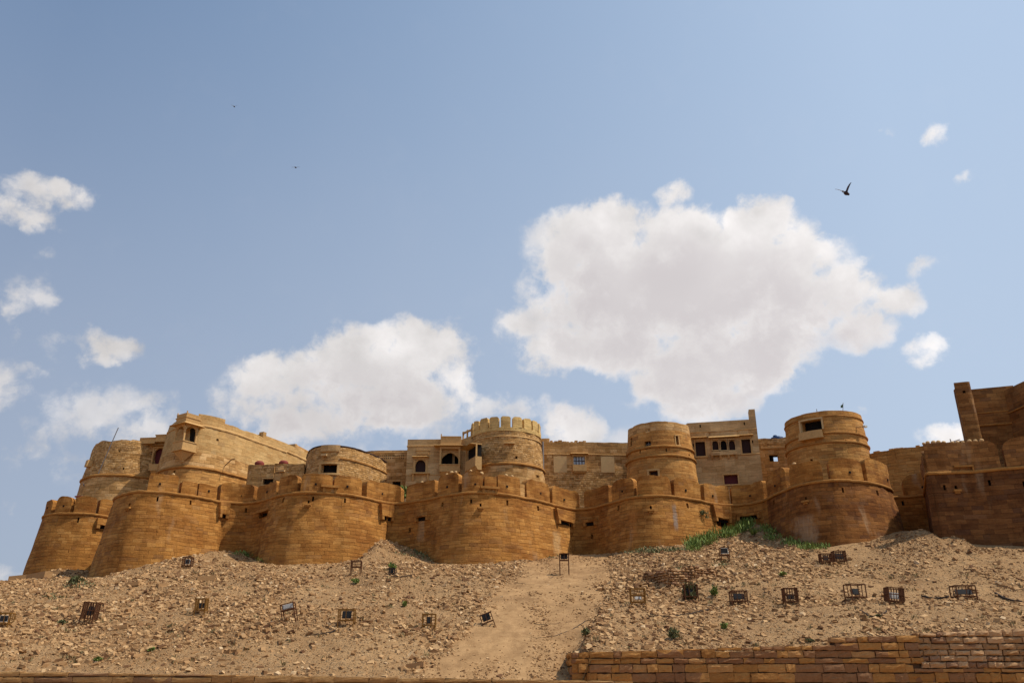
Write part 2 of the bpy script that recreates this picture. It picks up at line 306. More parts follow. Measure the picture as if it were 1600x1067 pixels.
# ------------------------------------------------------------------ mesh builder
def tag(o, label=None, cat=None, group=None, kind=None):
    if label: o['label'] = label
    if cat: o['category'] = cat
    if group: o['group'] = group
    if kind: o['kind'] = kind
    return o
def thing(name, loc, label, cat, group=None):
    o = bpy.data.objects.new(name, None); o.empty_display_size = .3; S.collection.objects.link(o)
    o.location = [float(x) for x in loc]; return tag(o, label, cat, group)
ORG = {}
def org_of(p):
    v = Vector((0, 0, 0))
    while p is not None: v += Vector(p.location); p = p.parent
    return v
class MB:
    def __init__(s): s.v = []; s.f = []; s.uv = []; s.sm = []
    def quad(s, pts, uvs=None, smooth=False):
        i = len(s.v); s.v += [tuple(map(float, p)) for p in pts]; s.f.append(tuple(range(i, i + len(pts))))
        s.uv.append(uvs); s.sm.append(smooth)
    def grid(s, P, U=None, flip=False, smooth=True, skip=None):
        n, m = len(P), len(P[0]); i0 = len(s.v)
        for r in P: s.v += [tuple(map(float, p)) for p in r]
        for i in range(n - 1):
            for j in range(m - 1):
                if skip and skip(i, j): continue
                q = [(i, j), (i + 1, j), (i + 1, j + 1), (i, j + 1)]
                if flip: q.reverse()
                s.f.append(tuple(i0 + a * m + b for a, b in q))
                s.uv.append([U[a][b] for a, b in q] if U is not None else None); s.sm.append(smooth)
    def hexa(s, c):   # 8 corners: bottom 4 ccw, top 4 ccw
        i = len(s.v); s.v += [tuple(map(float, p)) for p in c]
        for f in ((3, 2, 1, 0), (4, 5, 6, 7), (0, 1, 5, 4), (1, 2, 6, 5), (2, 3, 7, 6), (3, 0, 4, 7)):
            s.f.append(tuple(i + k for k in f)); s.uv.append(None); s.sm.append(False)
    def box(s, c, d, rz=0.0):
        cx, cy, cz = c; a, b, h = d[0] / 2, d[1] / 2, d[2] / 2; co, si = math.cos(rz), math.sin(rz)
        pts = []
        for z in (-h, h):
            for x, y in ((-a, -b), (a, -b), (a, b), (-a, b)):
                pts.append((cx + x * co - y * si, cy + x * si + y * co, cz + z))
        s.hexa(pts)
    def bar(s, p, q, r, n=5):
        p, q = Vector(p), Vector(q); d = (q - p).normalized(); a = d.orthogonal().normalized(); b = d.cross(a)
        ring = [(a * math.cos(2 * math.pi * k / n) + b * math.sin(2 * math.pi * k / n)) * r for k in range(n)]
        i = len(s.v); s.v += [tuple(p + x) for x in ring] + [tuple(q + x) for x in ring]
        for k in range(n):
            s.f.append((i + k, i + (k + 1) % n, i + n + (k + 1) % n, i + n + k)); s.uv.append(None); s.sm.append(True)
        s.f.append(tuple(i + k for k in reversed(range(n)))); s.uv.append(None); s.sm.append(False)
        s.f.append(tuple(i + n + k for k in range(n))); s.uv.append(None); s.sm.append(False)
    def lathe(s, c, prof, n=16):
        P = [[(c[0] + r * math.cos(2 * math.pi * k / n), c[1] + r * math.sin(2 * math.pi * k / n), c[2] + z) for k in range(n + 1)] for r, z in prof]
        s.grid(P, flip=True)
    def build(s, name, mat, parent=None, origin=None):
        o3 = org_of(parent) if parent else Vector([float(x) for x in origin] if origin is not None else (0, 0, 0))
        me = bpy.data.meshes.new(name)
        me.from_pydata([(x - o3.x, y - o3.y, z - o3.z) for x, y, z in s.v], [], s.f)
        ul = me.uv_layers.new(name='UVMap'); k = 0; data = []
        for f, uv in zip(s.f, s.uv):
            if uv is None:
                # box-project in metres
                a, b, c = (Vector(s.v[f[0]]), Vector(s.v[f[1]]), Vector(s.v[f[2]])); nn = (b - a).cross(c - a)
                for vi in f:
                    x, y, z = s.v[vi]
                    if abs(nn.z) >= max(abs(nn.x), abs(nn.y)): data += [x, y]
                    elif abs(nn.x) > abs(nn.y): data += [y, z]
                    else: data += [x, z]
            else:
                for q in uv: data += [float(q[0]), float(q[1])]
        ul.data.foreach_set('uv', data)
        me.polygons.foreach_set('use_smooth', s.sm)
        me.materials.append(mat if not isinstance(mat, str) else M[mat]); me.update()
        if any(s.sm): me.set_sharp_from_angle(angle=R(42))
        o = bpy.data.objects.new(name, me); S.collection.objects.link(o)
        if parent: o.parent = parent
        else: o.location = o3
        return o

# ------------------------------------------------------------------ walls swept along a plan
def chaikin(P, k):
    for _ in range(k):
        Q = [P[0]]
        for a, b in zip(P[:-1], P[1:]): Q += [a * .75 + b * .25, a * .25 + b * .75]
        P = Q + [P[-1]]
    return P
class Wall:
    """plan: XY points left to right as seen from outside; zref: level of the plan; batter: metres out per metre down"""
    def __init__(s, plan, zref, batter=.05, btop=.02, smooth=2, step=.35, amp=.04, closed=False):
        P = [np.array(p[:2], float) for p in plan]
        if smooth: P = chaikin(P, smooth)
        P = np.array(P); L = np.r_[0, np.cumsum(np.linalg.norm(np.diff(P, axis=0), axis=1))]
        s.L = L[-1]; n = max(2, int(s.L / step) + 1); s.S = np.linspace(0, s.L, n)
        s.P = np.stack([np.interp(s.S, L, P[:, k]) for k in (0, 1)], 1)
        T = np.gradient(s.P, s.S, axis=0)
        if closed:
            tt = s.P[1] - s.P[-2]; T[0] = T[-1] = tt
        T /= np.linalg.norm(T, axis=1)[:, None]
        s.N = np.stack([T[:, 1], -T[:, 0]], 1)
        s.zref = zref; s.bat = batter; s.btop = btop; s.amp = amp; s.ops = []; s.u0 = random.random() * 100; s.step = step
    def b(s, q):
        return np.interp(q, s.bat[0], s.bat[1]) if isinstance(s.bat, tuple) else s.bat
    def F(s, q, z, o=0.0, noise=False):
        x = np.interp(q, s.S, s.P[:, 0]); y = np.interp(q, s.S, s.P[:, 1])
        nx = np.interp(q, s.S, s.N[:, 0]); ny = np.interp(q, s.S, s.N[:, 1])
        dz = s.zref - np.asarray(z, float)
        off = np.where(dz > 0, s.b(q) * dz, s.btop * dz) + o
        if noise and s.amp:
            off = off + s.amp * (mn.noise(Vector((x * .9, y * .9, z * 1.1))) + .6 * mn.noise(Vector((x * 2.7, y * 2.7, z * 3))))
        return np.stack([x + nx * off, y + ny * off, np.broadcast_to(np.asarray(z, float), np.shape(x + nx * off))], -1)
    def inv(s, px, py, zlo=None, zhi=None):
        zlo = zlo if zlo is not None else s.zref - 10; zhi = zhi if zhi is not None else s.zref + 3
        q = np.linspace(0, s.L, 400); z = np.linspace(zlo, zhi, 160); Q, Z = np.meshgrid(q, z, indexing='ij')
        W = s.F(Q, Z); X, Y = proj(W)
        nx = np.interp(Q, s.S, s.N[:, 0]); ny = np.interp(Q, s.S, s.N[:, 1])
        back = (nx * W[..., 0] + ny * W[..., 1]) > 0
        e = (X - px) ** 2 + (Y - py) ** 2 + back * 1e5
        i, j = np.unravel_index(np.argmin(e), e.shape); a, b = q[i], z[j]
        for _ in range(4):
            x0, y0 = proj(s.F(a, b)); xa, ya = proj(s.F(a + .02, b)); xb, yb = proj(s.F(a, b + .02))
            J = np.array([[xa - x0, xb - x0], [ya - y0, yb - y0]]) / .02
            if abs(np.linalg.det(J)) < 1e-3: break
            d = np.linalg.solve(J, np.array([px - x0, py - y0])); d = np.clip(d, -.3, .3); a += d[0]; b += d[1]
        return float(np.clip(a, 0, s.L)), float(b)
    def rect(s, x0, y0, x1, y1, **k):
        a, zt = s.inv(x0, (y0 + y1) / 2, **k); b, _ = s.inv(x1, (y0 + y1) / 2, **k)
        _, z1 = s.inv((x0 + x1) / 2, y0, **k); _, z0 = s.inv((x0 + x1) / 2, y1, **k)
        return min(a, b), max(a, b), min(z0, z1), max(z0, z1)
    def hole(s, x0, y0, x1, y1, **k):
        r = s.rect(x0, y0, x1, y1, **k); s.ops.append(r); return r
    def qs(s, q0, q1, extra=(), step=None):
        n = max(1, int(round((q1 - q0) / (step or s.step)))); a = list(np.linspace(q0, q1, n + 1))
        for e in extra:
            if q0 < e < q1:
                a = [x for x in a if abs(x - e) > .06 or x in (q0, q1)] + [e]
        return sorted(set(a))
    def build(s, name, mat, parent, z0, z1, q0=0.0, q1=None, thick=1.2, caps=(True, True), depth=.45, top=True, topnoise=0.0, topf=None, through=False):
        q1 = s.L if q1 is None else q1; mb = MB()
        ops = [o for o in s.ops if o[1] > q0 and o[0] < q1 and o[3] > z0 and o[2] < z1]
        Q = s.qs(q0, q1, [x for o in ops for x in o[:2]])
        nz = max(1, int((z1 - z0) / .5)); Z = list(np.linspace(z0, z1, nz + 1))
        for o in ops:
            for e in o[2:4]:
                if z0 < e < z1: Z = [x for x in Z if abs(x - e) > .06 or x in (z0, z1)] + [e]
        Z = sorted(set(Z))
        def tz(q):
            h = topf(q) if topf else 0.0
            if topnoise: h += topnoise * (mn.noise(Vector((q * .8, z1, s.u0))) + .6 * mn.noise(Vector((q * 3, z1, s.u0))))
            return h
        def pt(q, z, o=0.0):
            k = (z - z0) / (z1 - z0); zz = z + tz(q) * max(0, (k - .6) / .4) if (topf or topnoise) else z
            return s.F(q, zz, o, noise=True)
        G = [[pt(q, z) for z in Z] for q in Q]; U = [[(q + s.u0, z) for z in Z] for q in Q]
        def skip(i, j):
            qm = (Q[i] + Q[i + 1]) / 2; zm = (Z[j] + Z[j + 1]) / 2
            return any(o[0] - 1e-6 < qm < o[1] + 1e-6 and o[2] - 1e-6 < zm < o[3] + 1e-6 for o in ops)
        mb.grid(G, U, skip=skip)
        for o in ops:   # reveals
            a, b, c, d = max(o[0], q0), min(o[1], q1), max(o[2], z0), min(o[3], z1)
            for (qa, za, qb, zb) in ((a, c, b, c), (b, c, b, d), (b, d, a, d), (a, d, a, c)):
                mb.quad([pt(qa, za), pt(qb, zb), s.F(qb, zb, -depth), s.F(qa, za, -depth)],
                        [(qa + s.u0, za), (qb + s.u0, zb), (qb + s.u0 + .3, zb + .3), (qa + s.u0 + .3, za + .3)])
        if top and thick:
            mb.grid([[pt(q, z1), pt(q, z1, -thick)] for q in Q], [[(q + s.u0, z1), (q + s.u0, z1 + thick)] for q in Q], smooth=False)
            mb.grid([[pt(q, z1, -thick), s.F(q, z0, -thick)] for q in Q], [[(q, z1), (q, z0)] for q in Q], smooth=False) if not through else mb.grid([[s.F(q, z, -thick) for z in Z] for q in Q], [[(q, z) for z in Z] for q in Q], skip=skip, flip=True, smooth=False)
        for k, q in ((0, Q[0]), (1, Q[-1])):
            if caps[k] and thick:
                C = [[pt(q, z), s.F(q, z, -thick) if z < z1 else pt(q, z, -thick)] for z in Z]
                mb.grid(C, [[(s.u0 + q, z), (s.u0 + q + thick, z)] for z in Z], flip=(k == 0), smooth=False)
        return mb.build(name, mat, parent)
    def boxes(s, name, mat, parent, items, step=None, noise=False):
        """items: (q0,q1,z0,z1,o0,o1[,o1 at top])"""
        mb = MB()
        for it in items:
            q0, q1, z0, z1, o0, o1 = it[:6]; ot = it[6] if len(it) > 6 else o1
            Q = s.qs(q0, q1, step=step)
            ring = lambda q: [s.F(q, z0, o0), s.F(q, z0, o1, noise), s.F(q, z1, ot, noise), s.F(q, z1, o0)]
            uv = lambda q: [(q + s.u0, z0 - .3), (q + s.u0, z0), (q + s.u0, z1), (q + s.u0, z1 + .3)]
            G = [ring(q) for q in Q]; U = [uv(q) for q in Q]
            for i in range(4):
                j = (i + 1) % 4
                mb.grid([[g[i], g[j]] for g in G], [[u[i], u[j]] for u in U], smooth=False)
            mb.quad(list(reversed(G[0]))[0:4]); mb.quad(G[-1])
        return mb.build(name, mat, parent)
    def band(s, parent, z, h=.2, p=.12, q0=0.0, q1=None, mat='trimgold', name='string_course'):
        q1 = s.L if q1 is None else q1; mb = MB(); Q = s.qs(q0, q1)
        prof = [(-.05, -h / 2), (p * .6, -h / 2), (p, -h / 4), (p, h / 4), (p * .6, h / 2), (-.05, h / 2)]
        def jz(q): return .05 * mn.noise(Vector((q * .5, z, 3.3))) + .03 * mn.noise(Vector((q * 3, z, 1.3)))
        mb.grid([[s.F(q, z + b + jz(q), a * (1 + .35 * mn.noise(Vector((q * 2.2, z, 8))))) for a, b in prof] for q in Q], smooth=True)
        for k in (0, -1): mb.quad([s.F(Q[k], z + b, a) for a, b in prof])
        return mb.build(name, mat, parent)
    def merlon(s, parent, q0, q1, z0, h, th=.72, r=.45, mat='merlon', name='merlon', o=.0, rl=None, rr=None):
        rl = r if rl is None else rl; rr = r if rr is None else rr
        rl = min(rl, (q1 - q0) * .5); rr = min(rr, (q1 - q0) * .5); rl = max(rl, .03); rr = max(rr, .03)
        qs_ = list(q0 + rl * (1 - np.cos(np.linspace(0, math.pi / 2, 6)))) + list(np.linspace(q0 + rl, q1 - rr, max(2, int((q1 - q0) / .4)))[1:-1]) + list(q1 - rr * (1 - np.cos(np.linspace(math.pi / 2, 0, 6))))
        def top(q):
            d = 0
            if q < q0 + rl: k = (q0 + rl - q) / rl; d = rl * .9 * (1 - math.sqrt(max(0, 1 - k * k)))
            if q > q1 - rr: k = (q - q1 + rr) / rr; d = rr * .9 * (1 - math.sqrt(max(0, 1 - k * k)))
            return z0 + h - d + .12 * mn.noise(Vector((q * 1.1, 4.4, s.u0))) + .07 * mn.noise(Vector((q * 3.4, z0, s.u0)))
        mb = MB(); Zs = 4
        fr = [[s.F(q, z0 + (top(q) - z0) * k / Zs, o, True) for k in range(Zs + 1)] for q in qs_]
        bk = [[s.F(q, z0 + (top(q) - z0) * k / Zs, o - th, False) for k in range(Zs + 1)] for q in qs_]
        uv = [[(q + s.u0, z0 + (top(q) - z0) * k / Zs) for k in range(Zs + 1)] for q in qs_]
        mb.grid(fr, uv); mb.grid(bk, uv, flip=True)
        mb.grid([[a[-1], b[-1]] for a, b in zip(fr, bk)], [[u[-1], (u[-1][0], u[-1][1] + th)] for u in uv], smooth=True)
        mb.grid([[a, b] for a, b in zip(fr[0], bk[0])], [[u, (u[0] + th, u[1])] for u in uv[0]], flip=True, smooth=False)
        mb.grid([[a, b] for a, b in zip(fr[-1], bk[-1])], [[u, (u[0] + th, u[1])] for u in uv[-1]], smooth=False)
        ob = mb.build(name, mat, parent); return ob, top
    def panel(s, name, mat, parent, r, o=-.4, grow=.03):
        mb = MB(); Q = s.qs(r[0] - grow, r[1] + grow)
        zz = (r[2] - grow, r[3] + grow)
        mb.grid([[s.F(q, z, o) for z in zz] for q in Q], [[(q, z) for z in zz] for q in Q], smooth=False)
        mb.grid([[s.F(q, z, o - .06) for z in zz] for q in Q], [[(q, z) for z in zz] for q in Q], flip=True, smooth=False)
        for z_, fl in ((zz[0], True), (zz[1], False)): mb.grid([[s.F(q, z_, o), s.F(q, z_, o - .06)] for q in Q], flip=fl, smooth=False)
        for q_, fl in ((Q[0], True), (Q[-1], False)): mb.grid([[s.F(q_, z, o), s.F(q_, z, o - .06)] for z in zz], flip=fl, smooth=False)
        return mb.build(name, mat, parent)
    def frame(s, parent, r, wd=.16, p=.06, mat='trim', sill=True, name='frame'):
        a, b, c, d = r
        it = [(a - wd, a - .005, c, d, -.25, p), (b + .005, b + wd, c, d, -.25, p), (a - wd, b + wd, d + .003, d + wd, -.25, p + .03)]
        if sill: it.append((a - wd * 1.3, b + wd * 1.3, c - wd, c - .003, -.25, p + .08))
        return s.boxes(name, mat, parent, it)
    def arch(s, parent, r, rise=.5, mat='trim', o0=-.2, o1=.02, cusp=False, name='arch'):
        a, b, c, d = r; n = 12; mb = MB(); z_s = d - rise * (d - c); top = []
        for k in range(n + 1):
            x = -1 + 2 * k / n; y = math.sqrt(max(0, 1 - x * x))
            if cusp: y = max(0, 1 - abs(x) ** 1.8) - .05 * abs(math.sin(3.5 * math.pi * x))
            top.append((a + (b - a) * k / n, z_s + (d - z_s - .02) * y))
        for (qa, za), (qb, zb) in zip(top[:-1], top[1:]):
            pf = [s.F(qa, za, o1), s.F(qb, zb, o1), s.F(qb, d, o1), s.F(qa, d, o1)]
            mb.quad(pf, [(qa, za), (qb, zb), (qb, d), (qa, d)])
            mb.quad([s.F(qb, zb, o1), s.F(qa, za, o1), s.F(qa, za, o0), s.F(qb, zb, o0)])
        return mb.build(name, mat, parent)
    def window(s, parent, x0, y0, x1, y1, mat='dark', name='window', frame=.14, depth=.35, arch=0, p=.05, sill=True, trim='trim', hood=False, bars=None, cusp=False, lab=None, **k):
        r = s.hole(x0, y0, x1, y1, **k)
        o = s.panel(name, mat, parent, r, -depth)
        if lab: o['label'] = lab
        if frame: s.frame(o, r, frame, p, trim, sill)
        if arch: s.arch(o, r, arch, trim, cusp=cusp)
        if hood: s.hood(o, r[0] - .35, r[1] + .35, r[3] + .22, trim)
        if bars:
            it = []
            for i in range(1, bars[0]):
                q = r[0] + (r[1] - r[0]) * i / bars[0]; it.append((q - .035, q + .035, r[2], r[3], -depth, -depth + .06))
            for i in range(1, bars[1]):
                z = r[2] + (r[3] - r[2]) * i / bars[1]; it.append((r[0], r[1], z - .03, z + .03, -depth, -depth + .055))
            s.boxes('glazing_bar', bars[2], o, it)
        return r, o
    def hood(s, parent, q0, q1, z, mat='trim', out=.55):
        return s.boxes('hood', mat, parent, [(q0, q1, z, z + .1, -.05, out, out - .25), (q0 + .1, q1 - .1, z + .103, z + .2, -.05, .18)])

def slit(W, parent, px, py, w_=1.5, h_=4, bracket=False, **k):
    r = W.hole(px - w_, py - h_, px + w_, py + h_, **k)
    o = W.panel('arrow_slit', 'dark', parent, r, -.3)
    if bracket:
        W.boxes('bracket', 'trimgold', o, [(r[0] - .16, r[1] + .16, r[2] - .16, r[2] - .01, -.05, .26), (r[0] - .08, r[1] + .08, r[2] - .3, r[2] - .163, -.05, .14)])
    return o
def corbel_box(W, parent, x0, y0, x1, y1, out=.4, name='corbelled_box', foot=True, mat='merlon'):
    r = W.rect(x0, y0, x1, y1); a, b, c, d = r
    o = W.boxes(name, mat, parent, [(a, b, c, d, -.05, out)])
    if foot:
        out = min(out, .4)
        for qa in (a + .02, b - .28): W.boxes('bracket', 'trimgold', o, [(qa, qa + .26, c - .34, c - .003, -.05, out - .06, out - .02)])
        W.boxes('shaft_mouth', 'dark', o, [(a + .3, b - .3, c - .3, c - .005, -.05, .03)])
    return o

# ================================================================== outer wall plans
ZS = 14.8      # level of the string course on the outer wall
TR = [(178,779),(190,774),(205,770),(220,769),(245,770),(270,772),(300,776),(325,781),(345,785),(360,786.4),(381.5,787.8),(401,785.8),(418,782),(432,776),(446,772.6),(469,770.4),(505,771),(525,773),(545,774),(567,778),(591,784.4),(617,788),(636.5,786.4),(676,780),(695.6,775),(715,772),(735,770.4),(757,771),(780,772.6),(802,775),(825,779.7),(844.5,784),(864,789.5),(881,793.7),(898,796.5),(915,795.7),(934.5,793),(957,786),(979,779.5),(998,776.6),(1018,775.4),(1040.5,776),(1060,778),(1080,781),(1097,784),(1114,788),(1130.5,790),(1153,790),(1173,788.7),(1195,783),(1212,773),(1232,764.8),(1256,757),(1284,753),(1312,752),(1340,753.3),(1363,756),(1380,760),(1395.4,766.8)]
PL = [(-36.8, 83.5), (-36.7, 79), (-36.1, 75)] + [tuple(atz(x, y, ZS)[:2]) for x, y in TR] + [(32.7, 71.2), (33.2, 72.3), (34.4, 72.3), (35.9, 71.4), (37.0, 70.0), (38, 68)]
W1 = Wall(PL, ZS, smooth=1, step=.33, amp=.07)
def build_px_map(W, z):
    X, _ = proj(W.F(W.S, z)); return X
_X1 = build_px_map(W1, ZS)
_vis = (_X1 > 177) & (_X1 < 1397)
_S1, _XX1 = W1.S[_vis], np.maximum.accumulate(_X1[_vis])
def s1(px): return float(np.interp(px, _XX1, _S1))
def b_of(): 
    k = [(170, .10), (190, .15), (300, .15), (330, .19), (345, .19), (350, -.02), (400, -.02), (425, .12), (470, .16), (570, .16), (590, .2), (602, .2), (606, -.02), (640, .0), (665, .05), (700, .15), (840, .16), (865, .21), (885, .2), (889, -.03), (925, -.02), (965, .10), (1000, .15), (1090, .15), (1105, .19), (1119, .18), (1124, -.02), (1185, .0), (1205, .08), (1240, .13), (1370, .13), (1390, .16)]
    q = [0.0, s1(180)] + [s1(x) for x, _ in k[1:]] + [s1(1396), W1.L]; v = [.05, .12] + [b for _, b in k[1:]] + [.06, .05]
    return (q, v)
W1.bat = b_of()
W1.S1 = s1
P0 = [(-46.6, 96), (-47.6, 90), (-47.4, 86), (-46.9, 83.3)] + [tuple(atz(x, y, ZS)[:2]) for x, y in [(67,807),(80,804),(100,803),(125,803),(150,805)]] + [(-39.3, 81.9), (-38.2, 83.3), (-36.9, 84), (-35, 84.2)]
W0 = Wall(P0, ZS, smooth=1, step=.33, amp=.07, batter=.13)
P6 = [(36.3, 72.5), (34.3, 68.0)] + [tuple(atz(x, y, ZS)[:2]) for x, y in [(1448,740),(1485,739),(1520,738),(1551,735),(1600,731)]] + [(42.5, 59.6), (47, 57.5)]
W6 = Wall(P6, ZS, smooth=0, step=.4, amp=.07, batter=.05)

def streak(matname, W, px, y0, y1, wpx, col, amt):
    m = M[matname]; t = NT(m.node_tree); b = m.node_tree.nodes['Principled BSDF']; old = b.inputs['Base Color'].links[0].from_socket
    q, z1_ = W.inv(px, y0); q2_, z0_ = W.inv(px, y1); c = W.F(q, (z0_ + z1_) / 2); wm = wpx / 18.0
    geo = t.add('ShaderNodeNewGeometry').outputs['Position']; d = t.v('SUBTRACT', geo, tuple(float(x) for x in c))
    sp = t.add('ShaderNodeSeparateXYZ'); t.set(sp.inputs[0], d); wob = t.m('MULTIPLY', t.m('SUBTRACT', t.noise(geo, 2.2, 4), .5), wm * 1.2)
    fx = t.ss(t.m('ABSOLUTE', t.m('ADD', sp.outputs[0], wob)), wm, wm * .25); fy = t.ss(t.m('ABSOLUTE', sp.outputs[1]), 3.0, 2.5)
    fz = t.ss(t.m('ABSOLUTE', sp.outputs[2]), (z1_ - z0_) / 2, (z1_ - z0_) / 2 * .5)
    f_ = t.m('MULTIPLY', t.m('MULTIPLY', fx, fy), t.m('MULTIPLY', t.m('MULTIPLY', fz, amt), t.lin(t.noise(t.v('MULTIPLY', geo, (5, 5, 1)), 1, 4), .3, .7, .5, 1.1)))
    t.set(b.inputs['Base Color'], t.mix(f_, old, col))
streak('streaked', W1, 1260, 800, 856, 14, (.42, .27, .15), .75)
streak('outer', W1, 1051, 783, 832, 5, (.26, .22, .19), .8)
streak('outer', W1, 990, 790, 845, 8, (.50, .20, .05), .5)
streak('outer', W1, 716, 780, 850, 8, (.46, .19, .05), .5)
streak('outer', W1, 660, 800, 850, 9, (.50, .36, .20), .45)
streak('outer', W1, 866, 825, 870, 9, (.55, .36, .17), .6)

# ------------------------------------------------------------------ terrain
BASE = [(-700,1100,80),(-300,1000,80),(-100,948,80),(0,920,80),(30,907,79),(60,903,78.5),(100,893,78.5),(148,893,78),(150,899,74),(165,899,71),(200,893,69.5),(260,882,69.3),(300,872,71),(345,864,73.4),(360,864,74.6),(380,866,74.8),(400,873,74.2),(430,880,71),(470,880,69.4),(520,880,70),(570,872,71.5),(590,850,73.5),(600,840,74.5),(620,850,75),(650,860,74.3),(675,873,72.3),(700,879,70.2),(750,880,69.5),(800,878,70.5),(850,872,73.2),(880,867,76.2),(935,867,76.6),(960,865,73.7),(1010,858,70.8),(1060,853,71.4),(1090,845,72.7),(1120,836,75),(1150,826,75.6),(1180,815,75),(1205,828,71.5),(1240,850,67),(1290,857,65),(1320,850,65),(1370,838,66.5),(1400,832,69.3),(1430,826,68.5),(1445,828,64),(1480,836,62),(1500,848,61.8),(1520,853,61.7),(1600,856,60.5),(1750,858,58.5),(2300,860,58)]
BP = np.array([at(a, b, c) for a, b, c in BASE]); o_ = np.argsort(BP[:, 0]); BP = BP[o_]
BX, BY, BZ = BP.T
gx = np.arange(-110, 100, .5); kz = np.exp(-.5 * (np.arange(-24, 25) / 9.0) ** 2); kz /= kz.sum()
zraw = np.interp(gx, BX, BZ); zsm = np.convolve(np.pad(zraw, 24, mode='edge'), kz, mode='valid')
yraw = np.interp(gx, BX, BY); ysm = np.convolve(np.pad(yraw, 24, mode='edge'), kz, mode='valid')
def vnoise(x, y, seed):
    xi, yi = np.floor(x).astype(int), np.floor(y).astype(int); fx, fy = x - xi, y - yi
    fx, fy = fx * fx * (3 - 2 * fx), fy * fy * (3 - 2 * fy)
    def h(a, b):
        n = (a * 374761393 + b * 668265263 + seed * 974711) & 0x7fffffff; n = ((n ^ (n >> 13)) * 1274126177) & 0x7fffffff
        return ((n ^ (n >> 16)) & 0xffff) / 65535.0
    return (h(xi, yi) * (1 - fx) + h(xi + 1, yi) * fx) * (1 - fy) + (h(xi, yi + 1) * (1 - fx) + h(xi + 1, yi + 1) * fx) * fy
def fbm(x, y, seed, o=4):
    r = 0; a = 1; tt = 0
    for k in range(o): r = r + a * vnoise(x * 2 ** k, y * 2 ** k, seed + k); tt += a; a *= .5
    return r / tt - .5
ss = lambda x, a, b: (lambda k: k * k * (3 - 2 * k))(np.clip((x - a) / (b - a), 0, 1))
def yb(X): return np.interp(X, gx, yraw)
def path_mask(X, Y):
    """1 on the trodden sandy lane"""
    L = np.interp(Y, [42, 44, 48, 54, 60, 66, 71, 76], [-4.8, -3.8, -2.3, -1.6, -.8, .2, 1.6, 3.2])
    Rr = np.interp(Y, [42, 44, 48, 54, 60, 66, 71, 76], [3.1, 3.4, 4.5, 5.7, 6.7, 7.5, 8.1, 9.1])
    n = fbm(X * .9, Y * .9, 5, 3) * 1.6
    return ss(X + n, L - .5, L + .6) * (1 - ss(X + n, Rr - .6, Rr + .4))
def tz_(X, Y):
    X = np.asarray(X, float); Y = np.asarray(Y, float)
    YB = yb(X); YS = np.interp(X, gx, ysm)
    zl = np.interp(X, [-60, -25, 0, 3, 100], [.62, .36, -.02, -.05, -.05]); zb = np.interp(X, gx, zsm)
    def base(Yq):
        q = np.clip((Yq - YL) / (YS - YL), 0, 1.3)
        return zl + (zb - zl) * np.minimum(q + .07 * np.sin(np.pi * np.clip(q, 0, 1)), 1.0 + .35 * np.clip(q - 1, 0, 1))
    t = np.clip((Y - YL) / (YB - YL), 0, 1)
    z = base(Y) + (np.interp(X, gx, zraw) - base(YB)) * ss(Y - YB, -7.5, 0)
    step = np.interp(X, [3, 12, 17, 24, 60], [1.05, 1.25, 1.75, 2.1, 2.5])
    z = z + step * (1 - ss(Y, 43, 53)) * ss((X - 3.35) / (.35 + np.clip(Y - 44, 0, 20) * .3), 0, 1)
    pm = path_mask(X, Y)
    fade = np.clip(t * 6, 0, 1) * (1 - .7 * ss(t, .93, 1))
    z = z + fade * (1 - pm * .8) * (1.3 * fbm(X / 7, Y / 7, 21) + .38 * fbm(X / 1.6, Y / 1.6, 31) + .16 * fbm(X / .5, Y / .5, 41, 2) + .9 * np.minimum(0, fbm(X / 2.6 + .35 * Y / 2.6, Y / 15, 71, 3) + .12)) - .12 * pm * fade
    z = z - np.clip(Y - YB, 0, 30) * np.where(X < -44, .5, 0.0)
    return z
xs = np.concatenate([np.arange(-100, -58, 1.0), np.arange(-58, 52, .27), np.arange(52, 90, 1.0)])
ys = np.concatenate([np.arange(YL, 80, .27), np.arange(80, 100, .8)])
GX, GY = np.meshgrid(xs, ys, indexing='ij'); GZ = tz_(GX, GY)
def np_mesh(name, V, Fq, mat, smooth=True):
    me = bpy.data.meshes.new(name); me.vertices.add(len(V)); me.vertices.foreach_set('co', np.ascontiguousarray(V, dtype=np.float32).ravel())
    nf, k = Fq.shape; me.loops.add(nf * k); me.loops.foreach_set('vertex_index', Fq.astype(np.int32).ravel())
    me.polygons.add(nf); me.polygons.foreach_set('loop_start', np.arange(0, nf * k, k, dtype=np.int32))
    me.polygons.foreach_set('loop_total', np.full(nf, k, dtype=np.int32)) if bpy.app.version < (4, 1) else None
    me.polygons.foreach_set('use_smooth', np.full(nf, smooth)); me.update(calc_edges=True); me.validate()
    me.materials.append(M[mat]); o = bpy.data.objects.new(name, me); S.collection.objects.link(o); return o
def gridfaces(n, m):
    i, j = np.meshgrid(np.arange(n - 1), np.arange(m - 1), indexing='ij'); a = (i * m + j).ravel()
    return np.stack([a, a + m, a + m + 1, a + 1], 1)
_k = np.abs(GY - YL) < 1e-6
GY[_k] = np.where(GX[_k] > 3.6, 42.35 - (GX[_k] - 2.9) * .058, 41.75)
hill = np_mesh('hillside', np.stack([GX, GY, GZ], -1).reshape(-1, 3), gridfaces(*GX.shape), 'slope'); tag(hill, kind='structure')
